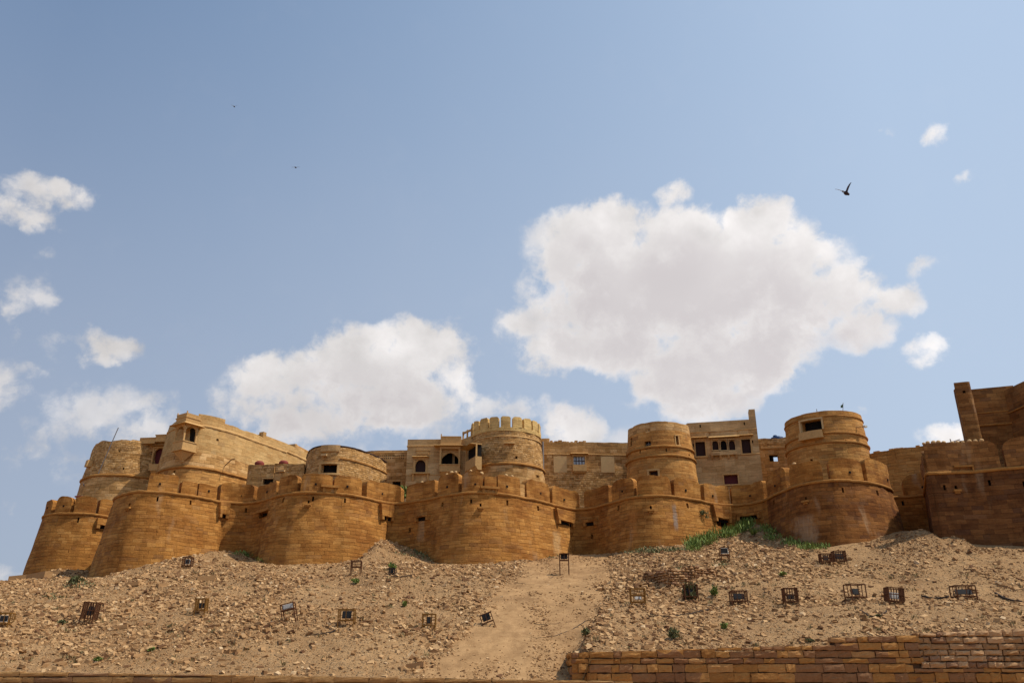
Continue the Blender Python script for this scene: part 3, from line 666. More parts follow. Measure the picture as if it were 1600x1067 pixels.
# the lane of trodden sand, a sheet a few centimetres proud that dives under the soil at its edges
ly = np.arange(41.8, 76.6, .25); lx = np.arange(-7, 10.5, .25); A, B = np.meshgrid(lx, ly, indexing='ij')
PZ = tz_(A, B) + (path_mask(A, B) - .5) * .16 + .07 * fbm(A / .8, B / 1.4, 61, 3) + .10 * fbm(A / 2.2, B / 5, 62, 2)
o = np_mesh('path', np.stack([A, B, PZ], -1).reshape(-1, 3), gridfaces(*A.shape), 'sand'); tag(o, kind='structure')
# street level and plain
mb = MB(); mb.quad([(-3000, -400, -1.6), (3000, -400, -1.6), (3000, 5000, -1.6), (-3000, 5000, -1.6)])
tag(mb.build('ground', 'sand'), kind='structure')
mb = MB(); mb.box((0, 91, 4.5), (74, 12, 10)); 
tag(mb.build('fort_plateau', 'slope'), kind='structure')

# ------------------------------------------------------------------ outer wall pieces
def holes(W, lst):
    pass
s = s1
GB = 'bastions of the outer wall'; GC = 'curtain walls between the bastions'
def piece(W, q0, q1, name, label, cat, group, z0=7.6, thick=1.6, caps=(False, False)):
    loc = W.F((q0 + q1) / 2, 9.0, -1.0); root = thing(name, loc, label, cat, group)
    return root
SL = []     # slits are cut before the skins are built, so collect parents lazily
B0 = thing('bastion', (-43, 84, 8.5), 'leftmost round bastion standing on the edge of the hill against the sky', 'bastion', GB)
B1 = thing('bastion', (-30, 75, 9), 'wide round bastion under the tower with the small pavilion balcony', 'bastion', GB)
C1 = thing('curtain_wall', (-24, 76, 9), 'short wall below the low house with rubble top, with a shaded foot', 'wall', GC)
B2 = thing('bastion', (-16, 75, 9), 'round bastion below the round rubble tower with the large dark window', 'bastion', GB)
C2 = thing('curtain_wall', (-10, 76, 9), 'short wall behind the earth mound, below the arched windows of the mansion', 'wall', GC)
B3 = thing('bastion', (-2, 75, 9), 'broad round bastion in the middle, below the tower with yellow battlements', 'bastion', GB)
C3 = thing('curtain_wall', (6, 78, 9), 'short recessed wall at the top of the sandy lane', 'wall', GC)
B4 = thing('bastion', (13.5, 76, 9), 'round bastion with a grey drip stain, beside the large green grass patch', 'bastion', GB)
C4 = thing('curtain_wall', (20.5, 76, 9), 'short wall below the square mansion, rising behind green grass', 'wall', GC)
B5 = thing('bastion', (27.5, 71, 9.5), 'round bastion with a pale vertical streak below the tower with open window', 'bastion', GB)
C5 = thing('curtain_wall', (34, 71, 9.5), 'narrow recessed wall with one arched merlon, between bastion and the big corner wall', 'wall', GC)
B6 = thing('fortress_wall', (40, 63, 9.5), 'long flat dark golden wall at the right edge with big rounded merlons', 'wall')
seg = [(B1, 0, s(347)), (C1, s(347), s(428)), (B2, s(428), s(603)), (C2, s(603), s(657)), (B3, s(657), s(886)), (C3, s(886), s(938)), (B4, s(938), s(1121)), (C4, s(1121), s(1199)), (B5, s(1199), s(1396.9)), (C5, s(1396.9), W1.L)]
def par1(px):
    q = s(px)
    for r, a, b in seg:
        if a <= q <= b: return r
    return seg[-1][0]
for (px, py, br) in [(202,789,1),(246,780,0),(298,785,0),(384,797,0),(443,781,0),(482,784,1),(489,779,0),(539,782,0),(691,789,0),(736,783,0),(751,789,1),(793,785,0),(841,794,0),(966,793,0),(1017,793,1),(1074,790,0),(1209,785,0),(1259,779,1),(1317,766,0),(1371,770,0),(640,828,0),(925,838,0)]:
    slit(W1, par1(px), px, py, 1.5, 3.6 if not br else 2.8, bracket=bool(br), zlo=9, zhi=14.6)
for (px, py) in [(122, 812)]: slit(W0, B0, px, py, 1.6, 4.2)
for (px, py, br) in [(1411,786,0)]: slit(W1, C5, px, py, 2, 3.5)
for (px, py, br) in [(1476,762,0),(1494,762,1),(1546,754,0),(1600,756,0)]: slit(W6, B6, px, py, 2.1, 4.6 if not br else 3, bracket=bool(br))
# drain mouths low in the corner walls
for (a, b_, c, d_, p_) in [(405,800,418,808,B2),(1120,812,1137,824,C4)]:
    r = W1.hole(a, b_, c, d_); W1.panel('drain_mouth', 'dark', p_, r, -.4); W1.boxes('lintel', 'trimgold', p_, [(r[0] - .25, r[1] + .25, r[3] + .003, r[3] + .26, -.05, .18)])
# blocked windows that straddle the string course
def blocked(W, parent, x0, y0, x1, y1):
    r = W.rect(x0, y0, x1, y1); o = W.boxes('blocked_window', 'rubble', parent, [(r[0], r[1], r[2], r[3], -.1, .03)])
    W.boxes('frame', 'trimgold', o, [(r[0] - .2, r[0] - .003, r[2], r[3], -.1, .16), (r[1] + .003, r[1] + .2, r[2], r[3], -.1, .16), (r[0] - .35, r[1] + .35, r[3] + .003, r[3] + .2, -.1, .3)])
blocked(W1, B2, 508, 762, 522, 770); blocked(W1, B3, 757, 764, 773, 772); 
Z0 = 6.8
for r, a, b in seg:
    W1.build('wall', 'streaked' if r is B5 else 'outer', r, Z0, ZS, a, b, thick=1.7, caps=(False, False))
    W1.band(r, ZS + .06, .22, .13, a, b)
W0q = lambda px: W0.inv(px, 806, zlo=ZS - 1, zhi=ZS + .5)[0]
W0.build('wall', 'outer', B0, 5.5, ZS, thick=1.7); W0.band(B0, ZS + .06, .22, .13)
W6q = lambda px: W6.inv(px, 738, zlo=ZS - 1.5, zhi=ZS + 1.5)[0]
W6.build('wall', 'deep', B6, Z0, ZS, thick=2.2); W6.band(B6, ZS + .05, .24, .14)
BALLS = []
def mer(W, parent, q0, q1, h=1.6, r=.55, mat='merlon', balls=(), loops=True, **k):
    if q1 - q0 > 1.2: q1 -= .1; q0 += .06
    h += random.uniform(-.12, .07); r *= random.uniform(.75, 1.25); z0 = (ZS + .16); ob, top = W.merlon(parent, q0, q1, z0, h, r=r, mat=mat, **k)
    for f_ in balls:
        q = q0 + (q1 - q0) * f_; BALLS.append((W, q, top(q)))
    if loops and q1 - q0 > 1.5 and random.random() < .75:
        q = (q0 + q1) / 2 + random.uniform(-.3, .3); z = z0 + .55
        W.boxes('loophole', 'dark', ob, [(q - .08, q + .08, z, z + .17, -.05, .045)])
    return ob
for a, b, h, r, bl in [(181,191,1.5,.5,()),(195,226.5,1.6,.5,(.15,)),(229,278,1.6,.5,(.8,)),(281,308,1.25,.15,()),(308,339,1.15,.15,())]: mer(W1, B1, s(a), s(b), h, r, balls=bl)
for a, b, h, r, bl in [(342,396,1.6,.55,()),(399,431,1.5,.45,())]: mer(W1, C1, s(a), s(b), h, r, balls=bl)
for a, b, h, r, bl in [(433,464.5,1.6,.5,()),(468,520,1.65,.3,()),(520,566,1.6,.6,())]: mer(W1, B2, s(a), s(b), h, r, balls=bl)
for a, b, h, r, bl in [(572,627,1.65,.6,()),(633,680,1.6,.5,(.45,))]: mer(W1, C2, s(a), s(b), h, r, balls=bl)
for a, b, h, r, bl in [(683,717,1.75,.5,(.35,.6,.8)),(720,756,1.7,.5,(.4,.95)),(757,776,1.45,.1,()),(777,814,1.6,.3,(.4,.7)),(823,860,1.65,.6,())]: mer(W1, B3, s(a), s(b), h, r, balls=bl)
for a, b, h, r, bl in [(863,907,1.8,.6,()),(912,953,1.7,.35,())]: mer(W1, C3, s(a), s(b), h, r, balls=bl)
for a, b, h, r, bl in [(956,992,1.75,.55,()),(995,1051,1.7,.5,()),(1054,1097,1.7,.5,())]: mer(W1, B4, s(a), s(b), h, r, balls=bl)
for a, b, h, r, bl in [(1101,1143,1.75,.5,()),(1144,1195,1.7,.35,())]: mer(W1, C4, s(a), s(b), h, r, balls=bl)
for a, b, h, r, bl in [(1199,1230,1.85,.75,()),(1235,1289,1.7,.5,(.15,)),(1297,1352,1.85,.5,()),(1356,1394,1.95,.75,())]: mer(W1, B5, s(a), s(b), h, r, balls=bl)
mer(W1, C5, s(1396.9) + .9, W1.L - 2.2, 1.9, .7)
W1.boxes('wall_slab', 'brown', B3, [(s(815), s(822), ZS + .2, ZS + 1.3, -.6, -.15)])
q = W0q
for a, b, h, r in [(q(68) , q(79), 1.5, .5), (q(83), q(109), 1.55, .55), (q(112), q(150), 1.6, .55), (q(152), W0.L - 2.6, 1.5, .1)]: mer(W0, B0, a, b, h, r)
for k in range(3): mer(W0, B0, 1 + k * 3.4, 3.9 + k * 3.4, 1.6, .55)
W0.boxes('coping_bar', 'terracotta', B0, [(q(107), q(124), ZS + 1.72, ZS + 1.84, -.5, -.3)])
q = W6q
mer(W6, B6, .1, q(1446), 2.2, .3, mat='keep')
mer(W6, B6, q(1449), q(1569), 2.25, .9, mat='keep', balls=[.04,.12,.20,.27,.34,.46,.53,.6,.68,.75,.83], loops=False, rl=.15)
mer(W6, B6, q(1574), q(1574) + 4.6, 2.3, .9, mat='keep'); mer(W6, B6, q(1574) + 4.8, W6.L, 2.3, .7, mat='keep')
r = W6.rect(1491, 730, 1522, 738); W6.boxes('lintel', 'trimgold', B6, [(r[0], r[1], r[3], r[3] + .14, -.05, .2), (r[1] - .12, r[1], r[2], r[3] - .003, -.05, .16)])
W6.boxes('corner_pilaster', 'deep', B6, [(W6q(1448) - .1, W6q(1448) + .35, Z0 + 1.5, ZS - .2, -.05, .09)])
corbel_box(W1, B1, 341, 786, 359, 804); corbel_box(W0, B0, 150, 811, 170, 821)
corbel_box(W1, C2, 592.5, 789, 616, 808); corbel_box(W1, C2, 651, 806, 672, 808, .35)
corbel_box(W1, C3, 867, 798, 896, 815); corbel_box(W1, C3, 912, 812, 934, 816, .35)
corbel_box(W1, C4, 1112, 791, 1141, 811); corbel_box(W1, C4, 1150, 803, 1190, 807, .35)

def ball(px_w, i):
    W, q, z = px_w; c = W.F(q, z, -.27); rr = random.uniform(.13, .19); mb = MB(); n = 10
    P = [[(c[0] + rr * math.sin(a) * math.cos(b) * (1 + .1 * math.sin(3 * b + i)), c[1] + rr * math.sin(a) * math.sin(b), z + rr * .8 - .04 + rr * .88 * math.cos(a)) for b in np.linspace(0, 2 * math.pi, n + 1)] for a in np.linspace(.01, math.pi - .01, 7)]
    mb.grid(P); o = mb.build('stone_ball', 'ball', origin=(c[0], c[1], z))
    return o
ORD = ['first', 'second', 'third', 'fourth', 'fifth', 'sixth', 'seventh', 'eighth', 'ninth', 'tenth', 'eleventh', 'twelfth', 'thirteenth']
cnt = {0: 0, 1: 0}
for i, bw in enumerate(BALLS):
    o = ball(bw, i); e = int(bw[0] is W6)
    tag(o, (ORD[cnt[e]] + ' pale round stone from the left in the row on the right edge merlon') if e else (ORD[cnt[e]] + ' pale round stone from the left along the bastion merlon tops'), 'stone', 'round stones on the right edge merlon' if e else 'round stones on the bastion merlons'); cnt[e] += 1

# ================================================================== inner towers and houses
def from_top(trace, Y0=None, z=None, ext=(), pre=(), **k):
    """plan of a level-topped wall read along its top line; Y0 = distance of the first traced point"""
    if z is None: z = at(*trace[0], Y0)[2]
    P = list(pre) + [tuple(atz(x, y, z)[:2]) for x, y in trace] + list(ext)
    return Wall(P, z, **k), z
def tower(cx, hw, yref, z, Yc, batter=.06, **k):
    """round tower: centre column px, half width px at photo row yref where the level is z"""
    c = at(cx, yref, Yc); dep = Yc * CP + z * SP; Rr = hw * dep / F; X = c[0]
    a = np.linspace(math.pi * 1.5 - math.pi, math.pi * 2.5 - math.pi, 49)
    P = [(X - Rr * math.sin(t_), Yc + Rr * math.cos(t_)) for t_ in np.linspace(0, 2 * math.pi, 49)]
    # left -> right seen from the camera: start at the back, go through the left side
    W = Wall([(X - Rr * math.sin(t_), Yc + Rr * math.cos(t_)) for t_ in np.linspace(0, 2 * math.pi, 49)], z, batter=batter, smooth=0, closed=True, **k)
    W.c = (X, Yc); W.R = Rr; return W
def disc(name, W, z, mat, parent, rise=0.0):
    mb = MB(); n = 36
    mb.quad([(W.c[0] + (W.R - .05) * math.cos(2 * math.pi * i / n), W.c[1] + (W.R - .05) * math.sin(2 * math.pi * i / n), z) for i in range(n)])
    return mb.build(name, mat, parent)

# --- far left rubble tower
T0 = thing('round_tower', (-46, 96, 10), 'leftmost weathered rubble tower with a leaning pole, behind the leftmost bastion', 'tower')
W_, z = from_top([(155,690),(175,687.5),(200,687),(222,689)], 90.5, ext=[(-38.3, 93)], pre=[(-47.6, 101), (-49, 96), (-48.6, 93)], batter=.13, amp=.1)
zb_ = W_.inv(150, 743)[1]
slit(W_, T0, 193, 732, 1.2, 2); slit(W_, T0, 186, 705, 1, 1.6)
W_.build('upper_wall', 'rubble', T0, zb_, z, thick=1.2, topnoise=.25, top=True)
W_.bat = .13; W_.build('lower_wall', 'brown', T0, 10, zb_ - .001, thick=1.2); W_.band(T0, zb_, .3, .2)
r_ = W_.rect(141, 719, 150, 728); W_.boxes('stone_bracket', 'trim', T0, [(r_[0], r_[0] + .6, r_[2], r_[3], -.05, .5)])
a = W_.F(W_.inv(157, 741)[0], zb_ + .1, .35); bq = at(185, 668, a[1] - .3)
mb = MB(); mb.bar(a, bq, .05, 6); tag(mb.build('leaning_pole', 'wire', origin=a), 'thin grey pole leaning against the leftmost rubble tower', 'pole')

# --- small house with balcony windows
H0 = thing('house', (-36, 92, 12), 'small carved house with red arched window, wedged between two left towers', 'house')
W_, z = from_top([(219,684),(247,683),(273,682)], 91, batter=.0, ext=[(-33.2, 91.0)], smooth=0)
W_.build('wall', 'brown', H0, 13, z - .9, thick=3.5) if False else None
W_.window(H0, 240, 700, 257, 726, 'redwood', 'arched_window', arch=.35, p=.12, hood=True, bars=None, sill=True)
W_.window(H0, 229, 705, 238, 731, 'blueglass', 'shuttered_window', frame=.1)
W_.window(H0, 259, 703, 264, 725, 'dark', 'doorway_or_shade_panel', frame=.08)
W_.build('wall', 'brown', H0, 13, z - .003, thick=3.5)
r = W_.rect(239, 727, 258, 737); o = W_.boxes('balcony', 'trim', H0, [(r[0] - .1, r[1] + .1, r[2], r[3], -.05, .7), (r[0] + .1, r[1] - .1, r[2] - .3, r[2] - .003, -.05, .4, .65)])
for (x0, x1, y0, y1) in [(224,246,687,693),(247,272,682,690)]:
    r = W_.rect(x0, y0, x1, y1); W_.boxes('parapet', 'trim', H0, [(r[0], r[1], r[2], r[3], -.05, .55), (r[0] - .08, r[1] + .08, r[2] - .16, r[2] - .003, -.05, .7), (r[0] - .05, r[1] + .05, r[3] + .003, r[3] + .1, -.05, .62)])

# --- big pale tower
T1 = thing('round_tower', (-30, 93, 12), 'large smooth pale tower with the small pavilion balcony on its left shoulder', 'tower')
T1tr = [(262,668),(272,660),(285,654.5),(305,652),(325,655),(345,659.5),(365,666),(385,673),(405,680.5)]
W_, z = from_top(T1tr, z=26.2, pre=[(-36.3, 99), (-36.6, 95)], ext=[(-27.2, 97)], batter=.11, amp=.05, smooth=1)
WT1 = W_; zt1 = z
zc = W_.inv(345, 671)[1]; zs_ = W_.inv(295, 729)[1]; zm_ = W_.inv(320, 707)[1]
for (px, py, hh) in [(340, 687, 1.8), (272, 737, 2.4), (354, 757, 2.2)]: 
    r = W_.hole(px - 1.8, py - hh, px + 1.8, py + hh); W_.panel('loophole', 'dark', T1, r, -.3)
W_.build('upper_wall', 'pale', T1, zm_, z, thick=1.4, topnoise=.12); W_.build('middle_wall', 'brown', T1, zs_, zm_ - .001, thick=1.4); W_.build('lower_wall', 'orange', T1, 12, zs_ - .001, thick=1.4)
W_.band(T1, zc, .25, .1, mat='trim'); W_.band(T1, zs_, .28, .18)
for px, wd in [(317, 1.0), (333, 2.2), (348, .9)]:
    qq = W_.inv(px, 655)[0]; W_.boxes('parapet_block', 'pale', T1, [(qq - wd / 2, qq + wd / 2, z, z + .5, -.7, -.1)])
mb = MB(); qa = W_.inv(351, 728)[0]; pa = W_.F(qa, W_.inv(351, 728)[1], .0); mb.bar(pa, pa + np.array((.9, -.6, .6)), .05); mb.bar(pa + np.array((.9, -.6, .6)), pa + np.array((1.3, -.8, .6)), .05)
mb.build('iron_bracket', 'rust', T1)

# --- pavilion balcony on the corner of the pale tower
cp = at(288, 690, 84.6); pv = thing('pavilion_balcony', cp, 'small roofed stone balcony pavilion with arches, hanging off the pale tower', 'balcony')
kx = 87 * CP + 24 * SP; mp_ = kx / F      # metres per photo pixel here
zb0 = at(286, 703, 84.2)[2]; zfl = at(286, 691, 84.2)[2]; zev = at(286, 664, 84.2)[2]; ztp = at(286, 647.5, 84.2)[2]
ang = R(-34); co, si = math.cos(ang), math.sin(ang); wd = .84
def loc2(x, y): return (cp[0] + .05 + x * co - y * si, cp[1] + .1 + x * si + y * co)
def rbox(mb, x, y, z0, z1, sx, sy): 
    c = loc2(x, y); mb.box((c[0], c[1], (z0 + z1) / 2), (sx, sy, z1 - z0), ang)
def frust(mb, z0, h0, z1, h1):
    pts = []
    for z, h in ((z0, h0), (z1, h1)):
        for x, y in ((-h, -h), (h, -h), (h, h), (-h, h)): q = loc2(x, y); pts.append((q[0], q[1], z))
    mb.hexa(pts)
mb = MB(); rbox(mb, 0, 0, zb0, zfl, 2 * wd, 2 * wd); rbox(mb, 0, 0, zfl + .003, zfl + .1, 2 * wd + .12, 2 * wd + .12); rbox(mb, 0, 0, zb0 - .12, zb0 - .003, 2 * wd + .16, 2 * wd + .16); mb.build('base', 'trim', pv)
mb = MB(); frust(mb, zb0 - .95, .16, zb0 - .123, .7); rbox(mb, 0, 0, zb0 - 1.12, zb0 - .953, .22, .22); mb.build('bracket', 'trim', pv)
for x in (-1, 1):
    for y in (-1, 1):
        mb = MB(); rbox(mb, x * (wd - .12), y * (wd - .12), zfl + .1, zev - .2, .17, .17); rbox(mb, x * (wd - .12), y * (wd - .12), zev - .55, zev - .4, .27, .27); mb.build('pillar', 'trim', pv)
# arch plates on the four sides
for k in range(4):
    mb = MB(); a_ = ang + k * math.pi / 2; n = 10; c2, s2 = math.cos(a_), math.sin(a_)
    def pt(x, z, d): return (cp[0] + .05 + x * c2 + (wd - .06 + d) * s2, cp[1] + .1 + x * s2 - (wd - .06 + d) * c2, z)
    xs_ = np.linspace(-(wd - .1), wd - .1, n + 1); zz = [zev - .75 + .55 * math.sqrt(max(0, 1 - (x / (wd - .1)) ** 2)) for x in xs_]
    for i in range(n):
        for d, fl in ((0, 0), (-.12, 1)):
            q = [pt(xs_[i], zz[i], d), pt(xs_[i + 1], zz[i + 1], d), pt(xs_[i + 1], zev - .02, d), pt(xs_[i], zev - .02, d)]
            mb.quad(q[::-1] if fl else q)
        mb.quad([pt(xs_[i], zz[i], 0), pt(xs_[i], zz[i], -.12), pt(xs_[i + 1], zz[i + 1], -.12), pt(xs_[i + 1], zz[i + 1], 0)])
    mb.build('arch', 'trim', pv)
mb = MB(); rbox(mb, .12, wd - .2, zfl + .11, zev - .06, 2 * wd - .75, .05); mb.build('doorway_or_shade_panel', 'dark', pv)  # added dark panel, stands in for the shade inside the pavilion
mb = MB(); frust(mb, zev - .04, wd + .5, zev + .28, wd - .02); mb.build('eave', 'trim', pv)
mb = MB(); frust(mb, zev + .303, wd + .0, zev + .7, wd + .04); frust(mb, zev + .703, wd + .1, zev + .8, wd + .1); frust(mb, zev + .803, wd + .0, ztp, wd + .05)
for x in (-1, 1):
    for y in (-1, 1): rbox(mb, x * (wd - .03), y * (wd - .03), ztp + .002, ztp + .22, .1, .1)
mb.build('parapet', 'trim', pv)

# --- receding house right of pale tower
H1 = thing('house', (-27, 99, 12), 'pale house with one arched opening, receding behind the large pale tower', 'house')
W_, z = from_top([(408,678),(425,684),(445,691.5),(462,699)], z=26.7, ext=[(-25.5, 104), (-25.2, 107)], batter=.02, smooth=0, amp=.03)
W_.window(H1, 411, 712, 422, 724, 'dark', 'arched_window', arch=.4)
slit(W_, H1, 445, 716, 1, 2)
W_.build('wall', 'pale', H1, 13, z, thick=3); zc = W_.inv(425, 697)[1]; W_.band(H1, zc, .2, .09, mat='trim')
r = (0, .55, 13, z + .15); W_.boxes('corner_pier', 'pale', H1, [(0, .5, 13, z + .25, -.3, .35)])
H1b = thing('roof_hut', (-24, 112, 20), 'small plain stone hut showing above the roofline left of the round rubble tower', 'house')
W_, z = from_top([(447,694.5),(463,693),(466,696),(481,704)], 108, batter=0, smooth=0, ext=[(-25.5, 118)])
W_.build('wall', 'brown', H1b, 15, z, thick=1.5)

# --- low house with rubble top
MH = thing('low_house', (-27, 87, 12), 'low stone house with rubble topped wall and one dark window', 'house')
W_, z = from_top([(388,726),(430,725),(476,724)], 83, batter=.01, smooth=0, pre=[(-27.9, 88)], ext=[(-21.2, 83.3)], amp=.05)
W_.window(MH, 411, 748, 427, 757, 'dark', 'window', frame=.12)
zr = W_.inv(430, 739)[1]
W_.build('upper_wall', 'rubble', MH, zr, z, thick=3, topnoise=.12); W_.build('lower_wall', 'brown', MH, 12, zr - .001, thick=3)
W_.boxes('drain_stone', 'ball', MH, [(W_.inv(441, 735)[0] - .3, W_.inv(441, 735)[0] + .3, zr + .1, zr + .25, -.05, .3)])
for i, px in enumerate((402, 440)):
    qq = W_.inv(px, 727)[0]; c = W_.F(qq, z, -.5); mb = MB(); mb.lathe((c[0], c[1], z - .1), [(.0, 0), (.38, 0), (.5, .3), (.46, .42), (.3, .56), (0, .58)], 14)
    tag(mb.build('clay_pot', 'terracotta', origin=(c[0], c[1], z - .1)), ['red clay pot on the low house, nearest the pale tower', 'red clay pot on the low house, nearest the round rubble tower'][i], 'pot', 'red pots on the low house roof')

# --- round rubble tower with dark window
T2 = thing('round_tower', (-19, 87, 12), 'low wide round tower of pale rubble with a large dark window', 'tower')
T2tr = [(482,706),(487,702),(495,699),(508,697),(530,697),(550,700.5),(570,706),(590,714),(602,721)]
W_, z = from_top(T2tr, 82.5, pre=[(-21.6, 89), (-21.9, 86)], ext=[(-12.4, 92), (-12.8, 95)], batter=.05, amp=.08, smooth=1)
zt2 = z
W_.window(T2, 502, 725, 526.5, 739, 'dark', 'window', frame=.2, p=.14, depth=.7)
zs_ = W_.inv(560, 722)[1]
W_.build('upper_wall', 'rubble', T2, zs_, z, thick=1.4, topnoise=.05); W_.build('lower_wall', 'rubble', T2, 12, zs_ - .001, thick=1.4)
W_.band(T2, zs_, .14, .1, W_.inv(531, 718)[0], mat='trimgold'); W_.band(T2, z + .06, .14, .06, mat='shutter', name='coping')
r = W_.rect(502.5, 698, 531, 705); W_.boxes('dressed_panel', 'haveli', T2, [(r[0], r[1], r[2], z + .12, -.1, .14)])
W_.boxes('spout', 'ball', T2, [(W_.inv(508, 711)[0] - .25, W_.inv(508, 711)[0] + .25, z - 1.05, z - .85, -.05, .35)])

# --- pierced parapet house
H2 = thing('house', (-14, 92, 12), 'plain house with a pierced parapet strip, right behind the round rubble tower', 'house')
W_, z = from_top([(580,704),(610,703.5),(640,703)], 87, batter=0, smooth=0, pre=[(-15.8, 87.3)], ext=[(-10.2, 87)])
for k in range(15):
    px = 584 + k * 3.3; 
    for py in (711.5, 715.5): r = W_.hole(px - .8, py - .9, px + .8, py + .9); 
W_.window(H2, 613, 752, 626, 761, 'dark', 'window', frame=.1)
W_.build('wall', 'brown', H2, 12, z, thick=2.5, depth=.3)
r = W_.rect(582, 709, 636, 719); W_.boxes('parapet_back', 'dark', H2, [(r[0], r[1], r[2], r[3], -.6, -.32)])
W_.band(H2, W_.inv(610, 707)[1], .1, .06, mat='trim')

# --- mansion with arched windows
H3 = thing('mansion', (-8, 90, 12), 'sandstone mansion with two arched balcony windows left of the battlemented tower', 'house')
W_, z = from_top([(637,686.5),(690,686)], 85, batter=0, smooth=0, pre=[(-10.8, 92)], ext=[(-3.0, 85)], amp=.02)
W_.window(H3, 649, 718, 665, 738, 'shutter', 'arched_window', frame=.22, arch=.45, p=.1, hood=True)
r = W_.rect(647, 739, 668, 741); W_.boxes('sill_brackets', 'trim', H3, [(r[0] - .25, r[1] + .25, r[2], r[3], -.05, .45), (r[0] - .15, r[0] + .02, r[2] - .65, r[2] - .003, -.05, .15, .35), (r[1] - .02, r[1] + .15, r[2] - .65, r[2] - .003, -.05, .15, .35)])
r = W_.rect(651, 705, 670, 711.5); W_.boxes('window_cresting', 'trim', H3, [(r[0], r[1], r[2] + .08, r[3], -.05, .2), (r[0] - .1, r[1] + .1, r[3] + .003, r[3] + .07, -.05, .26)])
ra, ob = W_.window(H3, 690, 706.5, 716.5, 728.5, 'dark', 'arched_balcony', frame=.0, arch=.45, depth=1.0, cusp=True)
r = W_.rect(687.5, 729, 719, 739); W_.boxes('balcony', 'trim', ob, [(r[0], r[1], r[2], r[3], -.05, .75), (r[0] - .06, r[1] + .06, r[3] + .003, r[3] + .09, -.05, .82), (r[0] + .1, r[1] - .1, r[2] - .35, r[2] - .003, -.05, .35, .7)])
for qq in (ra[0] - .18, ra[1]): W_.boxes('pillar', 'trim', ob, [(qq, qq + .18, ra[2], ra[3] + .25, -.05, .5)])
W_.boxes('lintel', 'trim', ob, [(ra[0] - .18, ra[1] + .18, ra[3] + .253, ra[3] + .5, -.05, .52)])
W_.hood(ob, ra[0] - .75, ra[1] + .75, ra[3] + .53, 'trim', out=1.0)
r = W_.rect(689, 684.5, 721, 697); W_.boxes('parapet', 'trim', H3, [(r[0], r[1], r[2] + .15, r[3], -.05, .45), (r[0], r[1], r[2] + .02, r[2] + .13, -.05, .55), (r[0], r[1], r[3] + .003, r[3] + .09, -.2, .5), (r[0], r[0] + .1, r[3] + .093, r[3] + .35, .3, .4)])
slit(W_, H3, 659, 759, 3, 1.3)
W_.build('wall', 'haveli', H3, 12, z, thick=5)
W_.band(H3, W_.inv(660, 696.5)[1], .12, .08, 0, W_.inv(688, 697)[0], mat='trim'); W_.band(H3, W_.inv(660, 741.5)[1], .1, .06, mat='trim')
# oblique bay beside the tower and open frame on the roof
pA, pB = at(727, 712, 83.9), at(743, 700, 81.3)
Wb = Wall([pA[:2], pB[:2]], z, batter=0, smooth=0, amp=0)
z1_ = at(735, 706, 82.6)[2]; 
bay = Wb.boxes('side_bay', 'trim', H3, [(0, Wb.L, z1_ - 1.75, z1_ - .75, -.7, .0), (0, .12, z1_ - .747, z1_ + .5, -.2, -.05), (Wb.L - .12, Wb.L, z1_ - .747, z1_ + .5, -.2, -.05), (-0.0, Wb.L, z1_ - 2.1, z1_ - 1.753, -.7, -.3, -.05)])
Wb.boxes('opening', 'dark', bay, [(.12, Wb.L - .12, z1_ - .747, z1_ + .45, -.7, -.3)])
Wb.boxes('hood', 'trim', bay, [(0, Wb.L, z1_ + .5, z1_ + .6, -.7, .6, .3)])
fr = thing('roof_frame', at(728, 690, 86.5), 'small open carved stone railing frame on the roof left of the battlements', 'railing')
a_, b2 = at(723, 688, 86.5), at(737, 686, 85.0); Wf = Wall([a_[:2], b2[:2]], a_[2], batter=0, smooth=0, amp=0); zz = a_[2]; ht = at(723, 674.5, 86.5)[2] - zz
for x in (0, .5, 1): Wf.boxes('post', 'trim', fr, [(x * (Wf.L - .14), x * (Wf.L - .14) + .14, zz - 1.0, zz + ht, -.07, .07)])
Wf.boxes('top_rail', 'trim', fr, [(-0.0, Wf.L, zz + ht - .28, zz + ht - .1, -.09, .09)]); Wf.boxes('lower_panel', 'trim', fr, [(0, Wf.L, zz - 1.0, zz + .12, -.04, .04)])

# --- central battlemented tower
T3 = thing('round_tower', (-.6, 88, 12), 'central round rubble tower crowned with pale yellow battlements', 'tower')
zt = at(790, 672, 82.3)[2]
W_ = tower(790.5, 54.5, 690, zt, 86.2, batter=.085, amp=.08)
for (px, py) in [(807, 714.5), (751, 701), (840, 744), (796, 694)]:
    r = W_.hole(px - 1.8, py - 2, px + 1.8, py + 2) if px != 796 else None
    if r: W_.panel('loophole', 'dark', T3, r, -.3)
zs_ = W_.inv(800, 724)[1]; zu = W_.inv(790, 681)[1]
W_.boxes('spout', 'trim', T3, [(W_.inv(796, 694)[0] - .5, W_.inv(796, 694)[0] + .5, W_.inv(796, 694)[1], W_.inv(796, 694)[1] + .16, -.05, .4)])
W_.build('upper_wall', 'rubble', T3, zu, zt, thick=.6, caps=(False, False)); W_.build('middle_wall', 'rubble', T3, zs_, zu - .001, thick=.6, caps=(False, False)); W_.build('lower_wall', 'brown', T3, 12, zs_ - .001, thick=.6, caps=(False, False))
W_.band(T3, zs_, .26, .16); W_.band(T3, zu, .12, .07, mat='trim'); disc('floor', W_, zt - .3, 'brown', T3)
W_.boxes('parapet_ring', 'yellow', T3, [(0, W_.L, zt, zt + .38, -.45, .06)])
zm = at(790, 649.5, 82.3)[2]; n = 19
for k in range(n):
    q0 = W_.L * (k + .09) / n; q1 = W_.L * (k + .91) / n; W_.merlon(T3, q0, q1, zt + .383, zm - zt - .38, th=.4, r=.24, mat='yellow', o=.05)
